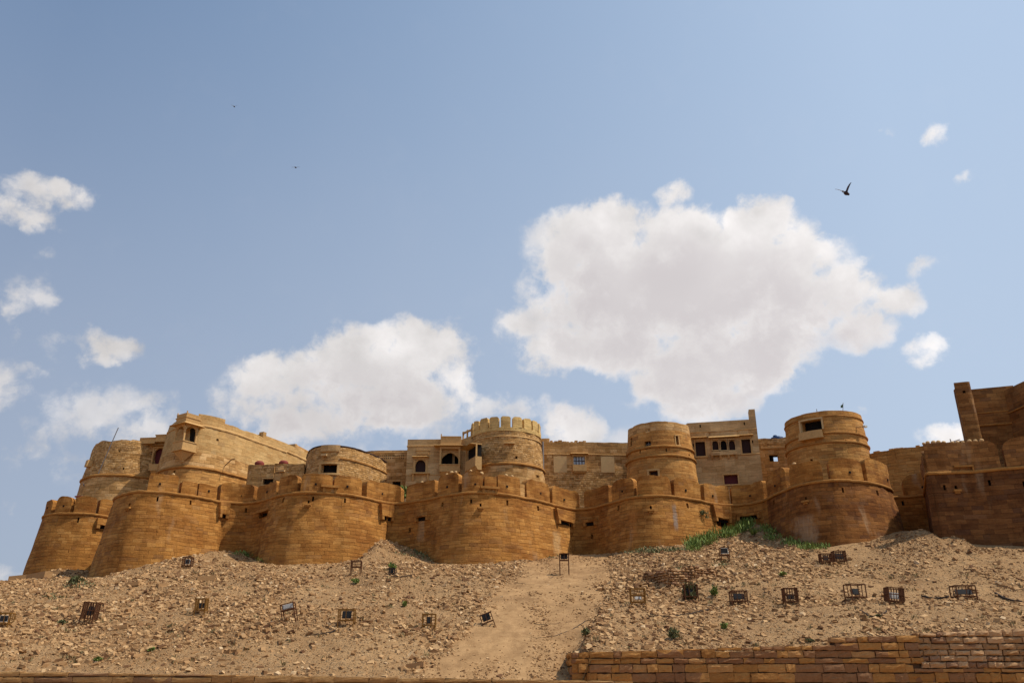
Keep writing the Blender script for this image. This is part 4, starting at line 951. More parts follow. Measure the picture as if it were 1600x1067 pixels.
# drain pipe
mb = MB(); pts = [at(848, 690, 86), at(848.5, 752, 86)]; mb.bar(pts[0], (pts[0][0], 86, 12), .11, 8); mb.build('drain_pipe', 'wire', T3)
# thin roof hut to the right of the tower
H5 = thing('roof_hut', (5, 92, 20), 'low stone roof hut just right of the battlemented tower', 'house')
W_, z = from_top([(845,685),(859,684.5)], 89, batter=0, smooth=0, ext=[(4.1, 93)]); W_.build('wall', 'trim', H5, 18, z, thick=1.5)

# --- long wall with panelled windows
W3 = thing('long_house', (9, 93, 12), 'long flat house wall with one glazed window between two pale blocked panels', 'house')
W_, z = from_top([(846,690),(980,691.5)], 88, batter=0, smooth=0, ext=[(15.3, 88)], amp=.05)
r, ob = W_.window(W3, 896, 713, 914, 726, 'pane', 'glazed_window', frame=.12, p=.12, depth=.18, bars=(4, 2, 'shutter'), hood=True)
r2 = W_.rect(894.5, 727.5, 916, 738); W_.boxes('sill_box', 'trim', ob, [(r2[0], r2[1], r2[2] + .05, r2[3], -.05, .5), (r2[0] + .1, r2[1] - .1, r2[2] - .1, r2[2] + .047, -.05, .3)])
for (x0, x1) in ((865, 885.5), (939, 960)):
    r = W_.rect(x0, 713, x1, 738); W_.boxes('blocked_panel', 'infill', W3, [(r[0], r[1], r[2], r[3], -.05, .05)])
zl_ = W_.inv(910, 752)[1]
zmd = W_.inv(910, 735)[1]
W_.build('upper_wall', 'brown', W3, zmd, z, thick=4, topnoise=.04); W_.build('lower_wall', 'rubble', W3, 12, zmd - .001, thick=4); W_.band(W3, W_.inv(910, 710)[1], .1, .07, mat='trim')
for k in range(9):
    qq = 1.0 + k * .45; W_.boxes('roof_stone', 'brown', W3, [(qq, qq + random.uniform(.2, .42), z - .02, z + random.uniform(.1, .3), -.8, -.3)])

# --- orange banded tower
T4 = thing('round_tower', (15.7, 88, 12), 'smooth orange round tower with two raised bands left of the square mansion', 'tower')
zt = at(1028, 657.5, 80.6)[2]
W_ = tower(1030, 47.5, 690, zt, 84.0, batter=.075, amp=.04)
zb1 = W_.inv(1030, 697)[1]; zb2 = W_.inv(1028, 711.5)[1]; zu = W_.inv(1030, 672)[1]
W_.window(T4, 1007, 689, 1017, 701, 'dark', 'window', frame=.0, bars=(2, 3, 'wire')); W_.window(T4, 1014.5, 735.5, 1028, 744.5, 'shutter', 'window', frame=.16, p=.12)
W_.window(T4, 1056, 681, 1060, 695, 'dark', 'narrow_window', frame=.1); W_.window(T4, 985, 684, 987.5, 697, 'shutter', 'narrow_window', frame=.0)
r = W_.rect(1009, 669, 1016, 676); W_.boxes('blocked_window', 'rubble', T4, [(*r, -.05, .02)])
for px, py in ((1000, 706), (1041, 703), (1077, 712)): slit(W_, T4, px, py, 1, 2.4)
W_.build('upper_wall', 'brown', T4, zu, zt, thick=.6, caps=(False, False), topnoise=.08); W_.build('middle_wall', 'orange', T4, zb2, zu - .001, thick=.6, caps=(False, False)); W_.build('lower_wall', 'orange', T4, 12, zb2 - .001, thick=.6, caps=(False, False))
W_.band(T4, zb1, .26, .15); W_.band(T4, zb2, .26, .17); disc('roof', W_, zt - .15, 'brown', T4)

# --- square mansion
H4 = thing('mansion', (21, 88, 12), 'square buff mansion with a triple arched window and a tall corner pier', 'house')
W_, z = from_top([(1074,661),(1181,654.5)], 84.2, batter=0, smooth=0, amp=.015, pre=[(17.8, 88)])
W_.P  # plan is a straight facade
for (a, b_, c, d_, nm) in [(1087,688,1102,713,'shuttered_window'),(1159,684.5,1173,708.5,'shuttered_window'),(1131.5,741.5,1153,756.5,'low_window')]:
    W_.window(H4, a, b_, c, d_, 'shutter' if nm != 'low_window' else 'redwood', nm, frame=.14, p=.06, hood=(nm != 'low_window'), bars=(4, 1, 'shutter') if nm != 'low_window' else None)
for a in (1113, 1126, 1139): W_.window(H4, a, 687.5, a + 9.5, 704, 'shutter' if a != 1126 else 'dark', 'arched_window', frame=.08, arch=.4, depth=.25, p=.2, trim='haveli')
r = W_.rect(1111, 706, 1152, 712); W_.boxes('balcony', 'haveli', H4, [(r[0], r[1], r[2], r[3] - .03, -.05, .45)] + [(r[0] + (r[1] - r[0] - .2) * k / 3, r[0] + (r[1] - r[0] - .2) * k / 3 + .2, r[2] - .3, r[2] - .003, -.05, .15, .42) for k in range(4)])
r = W_.rect(1107, 683, 1155, 684.5); W_.boxes('hood', 'trim', H4, [(r[0], r[1], r[2], r[3] + .06, -.05, .6, .45)]); r = W_.rect(1110, 675, 1152, 682); W_.boxes('parapet_panel', 'haveli', H4, [(r[0], r[1], r[2], r[3], -.05, .3), (r[0] - .1, r[1] + .1, r[3] + .003, r[3] + .1, -.05, .38)])
for px, py in ((1094, 665), (1163, 661.5), (1084, 696), (1176, 690)): slit(W_, H4, px, py, 1, 2.4)
W_.build('wall', 'haveli', H4, 12, z, thick=6)
for zz_, a in ((zz_, a) for zz_, a in ((W_.inv(1130, 673)[1], 0), (W_.inv(1160, 710)[1], W_.inv(1152, 710)[0]))): W_.band(H4, zz_, .1, .06, a, mat='trim')
W_.boxes('corner_pier', 'haveli', H4, [(W_.L - .62, W_.L + .0, z + .002, at(1177, 643.5, 83.7)[2], -1.2, .02)])

# --- rubble wall with see-through opening, and tank
R4 = thing('ruined_wall', (27, 85, 12), 'dark recessed rubble wall with a see-through hole between mansion and right tower', 'wall')
W_, z = from_top([(1184,685.5),(1234,683.5)], 86, batter=0, smooth=0, amp=.08, ext=[(30.5, 86)])
r = W_.hole(1202, 710, 1216, 720.5)
zr = W_.inv(1210, 699)[1]
W_.build('upper_wall', 'rubble', R4, zr + .02, z, thick=.9, topnoise=.15); W_.build('lower_wall', 'brown', R4, 12, zr, thick=.45, depth=.45, through=True)
W_.boxes('beam', 'trim', R4, [(.2, W_.L - 1, zr - .1, zr + .1, -.05, .12)])
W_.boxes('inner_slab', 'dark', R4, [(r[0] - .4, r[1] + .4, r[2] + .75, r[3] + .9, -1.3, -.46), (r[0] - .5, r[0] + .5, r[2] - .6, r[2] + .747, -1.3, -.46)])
c = at(1214, 683, 88.0); tk = thing('water_tank', (c[0], 88, z - .05), 'dark blue plastic water tank on the roof behind the ruined wall', 'tank')
c = (c[0], 88, z - .05); mb = MB(); mb.lathe(c, [(.0, 0), (.72, 0), (.72, .3), (.68, .34), (.72, .38), (.72, .62), (.66, .72), (.5, .8), (0, .82)], 20); mb.build('tank_body', 'tank', tk)
mb = MB(); mb.lathe((c[0] - .2, c[1], c[2] + .8), [(.0, .01), (.22, .01), (.22, .16), (.18, .2), (0, .2)], 12); mb.build('lid', 'tank', tk)
mb = MB(); mb.lathe((c[0] + .62, c[1] + .1, c[2] + .55), [(.0, .01), (.1, .01), (.1, .3), (0, .31)], 8); mb.build('inlet', 'tank', tk)

# --- right tower with the open window
T5 = thing('round_tower', (30.5, 83, 12), 'tall orange round tower with a big open window under its domed rim', 'tower')
zt = at(1283, 640.5, 76.2)[2]
W_ = tower(1290, 57, 690, zt, 80.0, batter=.055, amp=.04)
r, ob = W_.window(T5, 1253.5, 657, 1284, 673.5, 'dark', 'open_window', frame=.16, p=.3, depth=.62, trim='infill', sill=False)
r2 = W_.rect(1252.5, 674.5, 1285.5, 683); W_.boxes('sill_box', 'trim', ob, [(r2[0], r2[1], r2[2] - .1, r2[3], -.05, .5), (r2[0] - .05, r2[1] + .05, r2[2] - .25, r2[2] - .103, -.05, .55)])
zb1 = W_.inv(1300, 676)[1]; zb2 = W_.inv(1290, 691)[1]; zu = W_.inv(1300, 649)[1]
for px, py, a in ((1268, 720, 2), (1322, 690, 1), ): 
    rr_ = W_.hole(px - a, py - 3, px + a, py + 3); W_.panel('loophole', 'dark', T5, rr_, -.3)
W_.build('upper_wall', 'orange', T5, zb2, zt, thick=.7, caps=(False, False), topnoise=.04); W_.build('lower_wall', 'orange', T5, 12, zb2 - .001, thick=.7, caps=(False, False))
q1285 = W_.inv(1287, 676)[0]
W_.band(T5, zu, .12, .08, mat='trimgold'); W_.band(T5, zb1, .2, .13, q1285, W_.L); W_.band(T5, zb1, .2, .13, 0, W_.inv(1251, 678)[0]); W_.band(T5, zb2, .22, .15); disc('roof', W_, zt - .15, 'brown', T5)
c = np.array((at(1276, 640, 80)[0], 80, zt - .2)); mb = MB(); mb.bar(c, c + np.array((0, 0, 1.5)), .035); mb.bar(c + np.array((-.12, 0, 1.0)), c + np.array((.16, 0, 1.1)), .05); mb.bar(c + np.array((0, 0, .25)), c + np.array((0, 0, .6)), .07)
tag(mb.build('roof_antenna', 'wire', origin=c), 'thin iron mast on top of the right orange tower', 'antenna')
c = W_.F(W_.inv(1341, 674)[0], W_.inv(1341, 674)[1] + .4, 0); fl_ = thing('spotlight', c, 'small spotlight arm sticking out of the right rim of the orange tower', 'lamp')
mb = MB(); mb.bar(c + np.array((-.4, 0, .05)), c + np.array((.45, -.3, 0)), .06); mb.build('arm', 'trim', fl_); mb = MB(); mb.box(c + np.array((.6, -.35, 0)), (.35, .25, .18), .4); mb.build('lamp_head', 'whitebox', fl_)
c = W_.F(W_.inv(1324, 662)[0], zt, -.3); fg = thing('small_flag', c, 'tiny green flag on a stick on the rim of the orange tower', 'flag')
mb = MB(); mb.bar(c, c + np.array((.15, 0, .9)), .03); mb.build('pole', 'wire', fg); mb = MB(); mb.hexa([c + np.array(v) for v in ((.1, -.02, .45), (-.15, -.02, .38), (-.15, .02, .38), (.1, .02, .45), (.14, -.02, .8), (-.12, -.02, .62), (-.12, .02, .62), (.14, .02, .8))]); mb.build('cloth', 'flag', fg)

# --- right hand inner wall and tall corner
W5 = thing('inner_rampart', (38, 74, 12), 'dark curved rampart with rubbly top behind the corner wall, right of the orange tower', 'wall')
W_, z = from_top([(1352,710),(1370,706.5),(1395,702.5),(1440,697),(1475,692),(1507,688)], 78, batter=.03, smooth=1, amp=.06, pre=[(32.5, 82)])
W_.build('wall', 'orange', W5, 12, z, thick=2, topnoise=.1)
for k in range(16):
    qq = random.uniform(4, W_.L - 1.5); W_.boxes('roof_stone', 'brown', W5, [(qq, qq + random.uniform(.15, .5), z - .05, z + random.uniform(.05, .22), -.7, -.3)])
zm = W_.inv(1410, 760)[1]
c = W_.F(W_.inv(1485, 691)[0], z, -.4)
mb = MB(); mb.bar(c + np.array((-.5, 0, -.05)), c + np.array((.9, 0, .35)), .05); mb.bar(c + np.array((.1, .1, -.05)), c + np.array((.0, 0, .4)), .05); tag(mb.build('fallen_beam', 'wire', origin=c), 'thin bent rod lying on the rampart top near the tall corner', 'rod')
T6 = thing('corner_keep', (42, 70, 14), 'tall stepped keep with a leaning edge pier cut off by the right side', 'tower')
zk = at(1492, 598, 66)[2]
pA = at(1489, 598, 66); pB = at(1516, 597, 65.6); pC = at(1523, 606, 67.5); pD = at(1581, 601.5, 66.8)
Wk = Wall([(pA[0] * 71 / 66 + .35, 71), pA[:2], pB[:2], (pB[0] + .55, 67.8)], zk, batter=0, smooth=0, amp=.05)
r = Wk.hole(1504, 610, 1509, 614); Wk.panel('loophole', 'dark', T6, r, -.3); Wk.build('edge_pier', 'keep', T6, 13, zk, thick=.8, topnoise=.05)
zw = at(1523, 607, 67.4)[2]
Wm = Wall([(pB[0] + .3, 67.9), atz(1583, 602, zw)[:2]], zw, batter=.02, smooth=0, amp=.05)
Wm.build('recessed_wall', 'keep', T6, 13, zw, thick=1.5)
zq = Wm.inv(1560, 643)[1]; zq2 = Wm.inv(1560, 663)[1]; Wm.band(T6, zq, .12, .07, mat='trimgold'); Wm.band(T6, zq2, .16, .12, mat='trimgold')
Wm.boxes('wall_strip', 'keep', T6, [(Wm.L * .02, Wm.L * .14, 13, zq2 + 1.2, -.05, .25)])
zr2 = at(1590, 590, 63.5)[2]
pE = at(1582, 594, 65.5)
Wn = Wall([(pE[0] - .2, 67.6), (pE[0] + .15, 64.5), (pE[0] + .9, 63.3), (pE[0] + 5, 62.3)], zr2, batter=.03, smooth=0, amp=.05)
Wn.build('side_turret', 'keep', T6, 13, zr2, thick=.8)
for dz in (2.0, 4.4): Wn.band(T6, zr2 - dz, .14, .1)

# ================================================================== rubble on the slope
def rocks(name, C, S3, mat, seed, flat=.55):
    """C: Nx3 centres, S3: N sizes"""
    g = np.random.default_rng(seed); n = len(C)
    base = np.array([(-1, -1, -1), (1, -1, -1), (1, 1, -1), (-1, 1, -1), (-1, -1, 1), (1, -1, 1), (1, 1, 1), (-1, 1, 1)], float) * .5
    V = base[None] * (1 + g.uniform(-.35, .2, (n, 8, 3)))
    V[:, 4:, :2] *= g.uniform(.6, 1.0, (n, 1, 1))
    sc = np.stack([g.uniform(.8, 1.7, n), g.uniform(.6, 1.1, n), g.uniform(.3, .8, n) * flat / .55], 1) * S3[:, None]
    V = V * sc[:, None, :]
    a = g.uniform(0, 2 * np.pi, n); tx = g.normal(.25, .35, n); ty = g.normal(0, .3, n)
    def rot(V, a, i, j):
        c, s_ = np.cos(a)[:, None], np.sin(a)[:, None]; x, y = V[..., i].copy(), V[..., j].copy()
        V[..., i] = x * c - y * s_; V[..., j] = x * s_ + y * c
    rot(V, a, 0, 1); rot(V, tx, 1, 2); rot(V, ty, 0, 2)
    V += C[:, None, :]
    f = np.array([(3, 2, 1, 0), (4, 5, 6, 7), (0, 1, 5, 4), (1, 2, 6, 5), (2, 3, 7, 6), (3, 0, 4, 7)])
    Fq = (np.arange(n)[:, None, None] * 8 + f[None]).reshape(-1, 4)
    return np_mesh(name, V.reshape(-1, 3), Fq, mat, smooth=False)
def scatter(n, seed, size, lo=.03, xr=(-60, 50), pw=2.6, pk=.96):
    g = np.random.default_rng(seed); X = g.uniform(*xr, n); Y = 42.15 + (g.uniform(0, 1, n) ** .85) * 35
    ok = (Y < yb(X) - .1); X, Y = X[ok], Y[ok]
    cl = fbm(X / 3.2, Y / 3.2, 51, 4) + .5
    den = .20 + 1.05 * ss(cl, .38, .62)
    px, py = proj(np.stack([X, Y, tz_(X, Y)], -1))
    den *= 1 - pk * path_mask(X, Y)
    edge = np.exp(-((path_mask(X - .9, Y) - path_mask(X + .9, Y)) ** 2 - 1) ** 2 * 4); den += .5 * edge * (1 - path_mask(X, Y))
    # sandier ground below the right hand bastions, stonier at left and beside the lane
    den *= 1 - .62 * ss(px, 1180, 1330) * ss(py, 985, 935)
    den *= 1 - .35 * np.exp(-((px - 540) / 160) ** 2 - ((py - 960) / 45) ** 2)
    den *= 1 + .4 * ss(px, 350, 150)
    den += .5 * np.exp(-((px - 1030) / 80) ** 2 - ((py - 890) / 25) ** 2)
    k = g.uniform(0, 1, len(X)) < den; X, Y = X[k], Y[k]
    s3 = lo + size * g.uniform(0, 1, len(X)) ** pw
    return np.stack([X, Y, tz_(X, Y) + s3 * .04], 1), s3
C, s3 = scatter(210000, 1, .27, .055, pw=4.4)
tag(rocks('rubble', C, s3, 'rock', 2), kind='stuff')
C, s3 = scatter(230000, 5, .06, .04, pw=1.5, pk=.66)
tag(rocks('gravel', C, s3, 'rock', 6, .7), kind='stuff')
g = np.random.default_rng(77); X = g.uniform(-6, 10, 34000); Y = 42 + g.uniform(0, 1, 34000) * 34; pmk = path_mask(X, Y)
k = (g.uniform(0, 1, len(X)) < pmk * (.15 + .85 * ss(fbm(X / 1.5, Y / 4, 88) + .5, .42, .66))) & (Y < yb(X)); X, Y = X[k], Y[k]; s3 = .03 + .11 * g.uniform(0, 1, len(X)) ** 3.5
tag(rocks('path_gravel', np.stack([X, Y, tz_(X, Y) + .08], 1), s3, 'rock', 78, .6), kind='stuff')

def block_stone(px, py, size, rz, label, sz=(1.6, .7, .45)):
    Y = 50.0
    for _ in range(30):
        p = at(px, py, Y); zt_ = float(tz_(p[0], Y)); Y += (p[2] - zt_) * -1.2 if False else 0
        break
    p = ground_pt(px, py); mb = MB(); h = np.array(sz) * size / 2; g = random.Random(px)
    c, s_ = math.cos(rz), math.sin(rz); pts = []
    for z in (-1, 1):
        for x, y in ((-1, -1), (1, -1), (1, 1), (-1, 1)):
            a, b, d = x * h[0] * g.uniform(.85, 1), y * h[1] * g.uniform(.85, 1), z * h[2] * g.uniform(.8, 1)
            pts.append((p[0] + a * c - b * s_, p[1] + a * s_ + b * c, p[2] + d + h[2] * .5 + .12 * a))
    mb.hexa(pts); o = mb.build('fallen_block', 'rock', origin=p); return tag(o, label, 'stone', 'large blocks fallen on the slope')
def ground_pt(px, py):
    """walk out along the line of sight until it meets the soil"""
    Y = np.arange(42.2, 82, .05); d = ray(px, py); P = d[None] * (Y / d[1])[:, None]; Z = tz_(P[:, 0], P[:, 1])
    k = np.argmax(P[:, 2] < Z); 
    if not (P[:, 2] < Z).any(): k = len(Y) - 1
    return np.array((P[k, 0], P[k, 1], Z[k]))
for a in [(28,905,1.0,.3,'pale block lying at the foot of the leftmost bastion, at the far left edge'), (60,903,1.3,-.3,'long tilted slab lying under the leftmost bastion'), (82,898,1.0,.2,'slab leaning on the longer slab under the leftmost bastion'),
          (322,906,.8,.35,'pale squared block on the slope below the bastion with the pavilion tower'), (255,916,.6,.8,'dark edged block lying left of the pale squared block'), (207,914,.6,.1,'thin flat slab on the upper left slope'),
          (188,981,.5,.2,'flat stone right of the leftmost tall cage'), (650,1042,.6,-.2,'pale flat slab at the bottom edge left of the lane'), (1028,938,.5,.2,'pale stone just right of the yellow cage'), (1012,1012,.4,.5,'dark boulder at the foot of the slope just above the retaining wall'),
          (866,852,.4,.2,'small block at the top of the lane')][:10]:
    block_stone(*a)

# ------------------------------------------------------------------ plants
def tuft(mb, c, h, r, n, g, blade=.05, up=.5):
    for _ in range(n):
        a = g.uniform(0, 6.283); rr = r * math.sqrt(g.random()); x, y = c[0] + rr * math.cos(a), c[1] + rr * math.sin(a)
        z = float(c[2]) if len(c) < 4 else c[2]
        hh = h * g.uniform(.4, 1); b = g.uniform(0, 6.283); lean = g.uniform(0, .8) * hh
        bx, by = math.cos(b) * blade * .5, math.sin(b) * blade * .5; zz = z + g.uniform(0, up) * hh
        tx, ty = x + math.cos(b + 1.6) * lean, y + math.sin(b + 1.6) * lean
        mb.quad([(x - bx, y - by, zz), (x + bx, y + by, zz), ((x + tx) / 2 + bx * 1.3, (y + ty) / 2 + by * 1.3, zz + hh * .4), (tx, ty, zz + hh * .75), ((x + tx) / 2 - bx * 1.3, (y + ty) / 2 - by * 1.3, zz + hh * .4)])
def shrub(px, py, w_, h_, label, mat='leaf', name='shrub', n=90):
    g = random.Random(px * 7 + py); p = ground_pt(px, py); ppm = F / (p[1] * CP + p[2] * SP); r = w_ / ppm / 2; h = h_ / ppm * 1.25
    root = thing(name, p, label, 'plant', 'small shrubs on the slope')
    mb = MB()
    for _ in range(5):
        a = g.uniform(0, 6.28); mb.bar(p + np.array((0, 0, -.05)), p + np.array((math.cos(a) * r * .5, math.sin(a) * r * .5, h * .6)), .018, 4)
    mb.build('stem', 'cable', root); mb = MB()
    for _ in range(n // 8):
        a = g.uniform(0, 6.28); rr = r * g.uniform(0, .8); cc = (p[0] + rr * math.cos(a), p[1] + rr * math.sin(a), p[2] + h * g.uniform(.0, .5)); tuft(mb, cc, h * .5, r * .4, 14, g, .07)
    mb.build('foliage', mat, root)
for a in [(632,948,9,8,'small dark green shrub in the middle of the slope left of the lane'),(612,890,14,9,'small green bush beside the small dark lamp below the earth mound'),(1053,998,18,16,'dusty green shrub above the retaining wall, below the yellow cage','dryleaf'),
          (1132,982,13,8,'tiny bright green bush above the retaining wall'),(917,993,16,10,'dusty shrub at the right edge of the lane','dryleaf'),(1118,932,12,14,'small spindly shrub right of the bush grown cage','leaf'),
          (1178,838,16,12,'bush growing below the short wall at the right end of the big grass patch','leaf'),(236,1018,10,6,'low green sprig near the lower left of the slope','leaf'),(152,1033,14,6,'low green sprig at the bottom left corner of the slope','leaf'),
          (556,912,14,8,'green sprig on the slope under the standing yellow frame','leaf'),(1266,1003,12,5,'dark sprig just above the retaining wall at right','dryleaf'),(115,915,28,14,'wide dusty green bush under the leftmost bastions','dryleaf'),
          (98,975,14,6,'dusty sprig on the left slope','dryleaf'),(1222,900,12,6,'green sprig left of the paired cage frames','leaf'),(1085,893,12,7,'green sprig above the collapsed stone wall','leaf'),(1372,965,10,5,'dusty sprig between two cages at right','dryleaf')]:
    shrub(*a)
def grass(name, poly_pts, n, h, seed, mat='leaf'):
    g = random.Random(seed); mb = MB()
    for (px, py, rx, ry, k) in poly_pts:
        for _ in range(int(n * k)):
            a = g.uniform(0, 6.283); rr = math.sqrt(g.random()); p = ground_pt(px + rx * rr * math.cos(a), py + ry * rr * math.sin(a))
            tuft(mb, p, h * g.uniform(.4, 1.1), .35, 9, g, .055, up=.7)
    o = mb.build(name, mat); return tag(o, None, None, kind='stuff')
grass('grass', [(1145,828,28,7,1.6),(1118,836,32,7,1.6),(1095,848,24,6,1.2),(1165,822,12,4,.5),(1085,858,12,5,.4)], 75, .75, 3)
grass('grass', [(1030,860,36,3,.8),(1000,864,30,2,.4),(920,866,25,2,.25)], 60, .32, 4, 'dryleaf')
grass('grass', [(415,875,18,4,.9),(395,869,14,3,.5),(378,866,12,2,.3)], 45, .4, 5)
grass('grass', [(650,866,26,5,.6),(672,874,14,3,.3)], 45, .35, 6, 'dryleaf')
grass('grass', [(1270,856,22,4,.9),(1210,838,14,8,.8),(1195,828,10,5,.4),(1240,850,16,4,.5)], 55, .45, 7)
grass('grass', [(862,870,16,2,.4),(1075,890,16,6,.35),(1128,882,16,6,.3),(120,915,26,6,.4),(90,935,20,6,.2)], 40, .3, 8, 'dryleaf')
def wall_plant(W, px, py, r, label):
    g = random.Random(px); q, z = W.inv(px, py); c = W.F(q, z, .1); mb = MB()
    for _ in range(8): tuft(mb, c + np.array((g.uniform(-r, r), -.05, g.uniform(-r, r))), .4, .15, 10, g, .07)
    tag(mb.build('wall_plant', 'dryleaf', origin=c), label, 'plant')
wall_plant(W1, 1098, 806, .3, 'dusty bush growing out of the face of the bastion beside the big grass patch')
c = at(634, 768, 80); g = random.Random(4); mb = MB()
for k in range(30): tuft(mb, c + np.array((g.uniform(-.5, .5), g.uniform(-.3, .3), g.uniform(-.7, .1))), .5, .3, 12, g, .09)
tag(mb.build('shrub', 'leaf', origin=c), 'dark green bush in the parapet gap beside the standing merlon', 'plant')

g = random.Random(99); mb = MB()
for _ in range(230):
    px, py = g.uniform(0, 1600), g.uniform(885, 1040); p = ground_pt(px, py)
    if path_mask(p[0], p[1]) > .3 or p[1] < 42.6: continue
    tuft(mb, p, g.uniform(.12, .32), g.uniform(.08, .25), g.randint(8, 18), g, .03, up=.4)
tag(mb.build('dry_grass', 'straw'), kind='stuff')
# ------------------------------------------------------------------ flood lamps in iron cages
GL = 'caged flood lamps on the slope'
CAGEP = []
def cage(px, py, wpx, hpx, label, frame='rust', legs=.35, tilt=0.0, yaw=0.0, lamp='housing', lid=False, nbars=3, lean=0.0, cat='lamp', lampw=.62, lamph=.6, name='caged_lamp'):
    """px,py: foot of the cage on the ground; wpx,hpx: size of the basket in the photograph"""
    p = ground_pt(px, py); ppm = F / (p[1] * CP + p[2] * SP); w_ = wpx / ppm; h = hpx / ppm; d = w_ * .7
    CAGEP.append(p); root = thing(name, p, label, cat, GL); root.rotation_euler = (lean, tilt, yaw)
    bpy.context.view_layer.update()
    def P(x, y, z): return np.array((p[0] + x * w_ / 2, p[1] + y * d / 2, p[2] + legs + z * h))
    r = .033 if wpx < 26 else .038; mb = MB()
    cs = [(-1, -1), (1, -1), (1, 1), (-1, 1)]
    for i in range(4):
        a, b = cs[i], cs[(i + 1) % 4]
        for z in (0, 1) + ((.5,) if nbars > 3 else ()): mb.bar(P(*a, z), P(*b, z), r, 4)
        for k in range(nbars): 
            f_ = k / nbars; x = a[0] + (b[0] - a[0]) * f_; y = a[1] + (b[1] - a[1]) * f_; mb.bar(P(x, y, 0), P(x, y, 1), r * (1 if k == 0 else .65), 4)
    mb.bar(P(-1, 0, 0), P(1, 0, 0), r, 4); mb.bar(P(-1, 0, .5), P(1, 0, .5), r * .7, 4)
    mb.build('cage', frame, root)
    for x, y in cs:
        mb = MB(); mb.bar(P(x, y, 0), np.array((P(x, y, 0)[0], P(x, y, 0)[1], p[2] - .25 + (float(tz_(P(x, y, 0)[0], P(x, y, 0)[1])) - p[2]))), r * 1.1, 4); mb.build('leg', frame, root)
    if lamp:
        mb = MB(); a, b = lampw * w_ / 2, d * .3; z0_, z1_ = .18, .18 + lamph
        pts = [P(-a * 2 / w_, -.35, z0_), P(a * 2 / w_, -.35, z0_), P(a * 1.6 / w_, .45, z0_ + .1), P(-a * 1.6 / w_, .45, z0_ + .1), P(-a * 2 / w_, -.05, z1_), P(a * 2 / w_, -.05, z1_), P(a * 1.6 / w_, .6, z1_ - .12), P(-a * 1.6 / w_, .6, z1_ - .12)]
        mb.hexa(pts); lo = mb.build('lamp_housing', lamp, root)
        mb = MB(); n_ = np.array((0, -.02, .012)); q = [pts[0] * .92 + pts[5] * .08 + n_, pts[1] * .92 + pts[4] * .08 + n_, pts[5] * .92 + pts[0] * .08 + n_, pts[4] * .92 + pts[1] * .08 + n_]
        mb.hexa([q[0], q[1], q[1] + np.array((0, .03, 0)), q[0] + np.array((0, .03, 0)), q[3], q[2], q[2] + np.array((0, .03, 0)), q[3] + np.array((0, .03, 0))]); mb.build('glass', 'silver' if lamp == 'silver' else 'glass', lo)
    if lid:
        mb = MB(); mb.hexa([P(-1, -1, 1.02), P(1, -1, 1.02), P(1, 1, 1.02), P(-1, 1, 1.02), P(-1, -1, 1.06), P(1, -1, 1.06), P(1, 1, 1.06), P(-1, 1, 1.06)]); mb.build('lid', frame, root)
    return root
cage(4, 980, 22, 16, 'caged lamp with yellow frame cut off by the left edge', 'ochre', .2, lamp='whitebox')
cage(137, 972, 20, 24, 'tall narrow rusty cage of close bars on the left slope', 'rust', .2, nbars=5, tilt=.08, lampw=.4)
cage(292, 888, 14, 13, 'small rusty cage with pale lamp on the crest under the pavilion tower bastion', 'rust', .2, lamp='whitebox', lampw=.5)
cage(313, 960, 16, 17, 'upright yellow framed lamp, first full one from the left in the lower row', 'ochre', .25, lampw=.55, lamph=.45)
cage(453, 968, 20, 9, 'open lamp with shiny silver reflector on a tripod foot', 'rust', .55, lamp='silver', nbars=1, lampw=.8, lamph=.8, tilt=-.25)
cage(541, 978, 24, 16, 'wide yellow framed caged lamp with dark cylinder, left of centre', 'ochre', .3, nbars=2, lampw=.6, lamph=.7)
cage(670, 982, 20, 17, 'yellow framed caged lamp midway between the wide one and the tilted one', 'ochre', .15, nbars=3, lampw=.4, lamph=.6)
cage(765, 980, 18, 13, 'tilted dark lamp in a leaning frame at the left side of the lane', 'rust', .3, tilt=-.35, nbars=2, lampw=.7, lamph=.8)
cage(556, 898, 15, 9, 'empty rusty frame on tall legs on the crest between two round bastions', 'rust', .55, lamp=None, nbars=2)
cage(612, 898, 8, 9, 'small dark lamp on the crest below the earth mound', 'housing', .05, nbars=2)
cage(882, 900, 14, 10, 'dark lamp raised on tall legs alone on the sandy lane', 'rust', 1.15, nbars=2, lampw=.75, lamph=.75, lid=True)
cage(997, 946, 22, 20, 'bright yellow empty looking cage with a pale lamp low inside, right of the lane', 'ochre', .2, nbars=4, lamp='silver', lampw=.5, lamph=.25)
cage(1080, 938, 20, 18, 'dark cage overgrown by a green bush', 'rust', .2, nbars=3)
cage(1133, 877, 13, 11, 'white faced box lamp high on the slope below the grass patch', 'rust', .45, lamp='whitebox', nbars=1, lampw=.95, lamph=.8)
cage(1155, 946, 24, 15, 'rusty caged lamp right of the overgrown one', 'rust', .25, nbars=3, lampw=.7)
cage(1236, 943, 20, 20, 'round topped rusty cage of close bars, directly below the streaked bastion', 'rust', .1, nbars=5, lampw=.6, lamph=.4)
cage(1338, 937, 26, 19, 'large open rusty cage with dark lamp low inside', 'rust', .15, nbars=2, lampw=.5, lamph=.5, yaw=.25)
cage(1398, 944, 24, 20, 'rusty close barred cage with a white tube inside', 'rust', .15, nbars=6, lampw=.6, lamph=.5, tilt=.1, lamp='silver')
cage(1291, 880, 17, 12, 'left one of two dark cages set close together high on the slope', 'rust', .1, nbars=5, lampw=.5)
cage(1312, 879, 18, 15, 'right one of two dark cages set close together high on the slope', 'rust', .1, nbars=5, lampw=.7)
cage(1507, 936, 30, 16, 'wide flat rusty cage with a dark lamp and light top at the far right', 'rust', .15, nbars=2, lampw=.85, lamph=.5)
shrub(1080, 936, 26, 22, 'green bush growing through the dark cage', 'dryleaf', n=220)

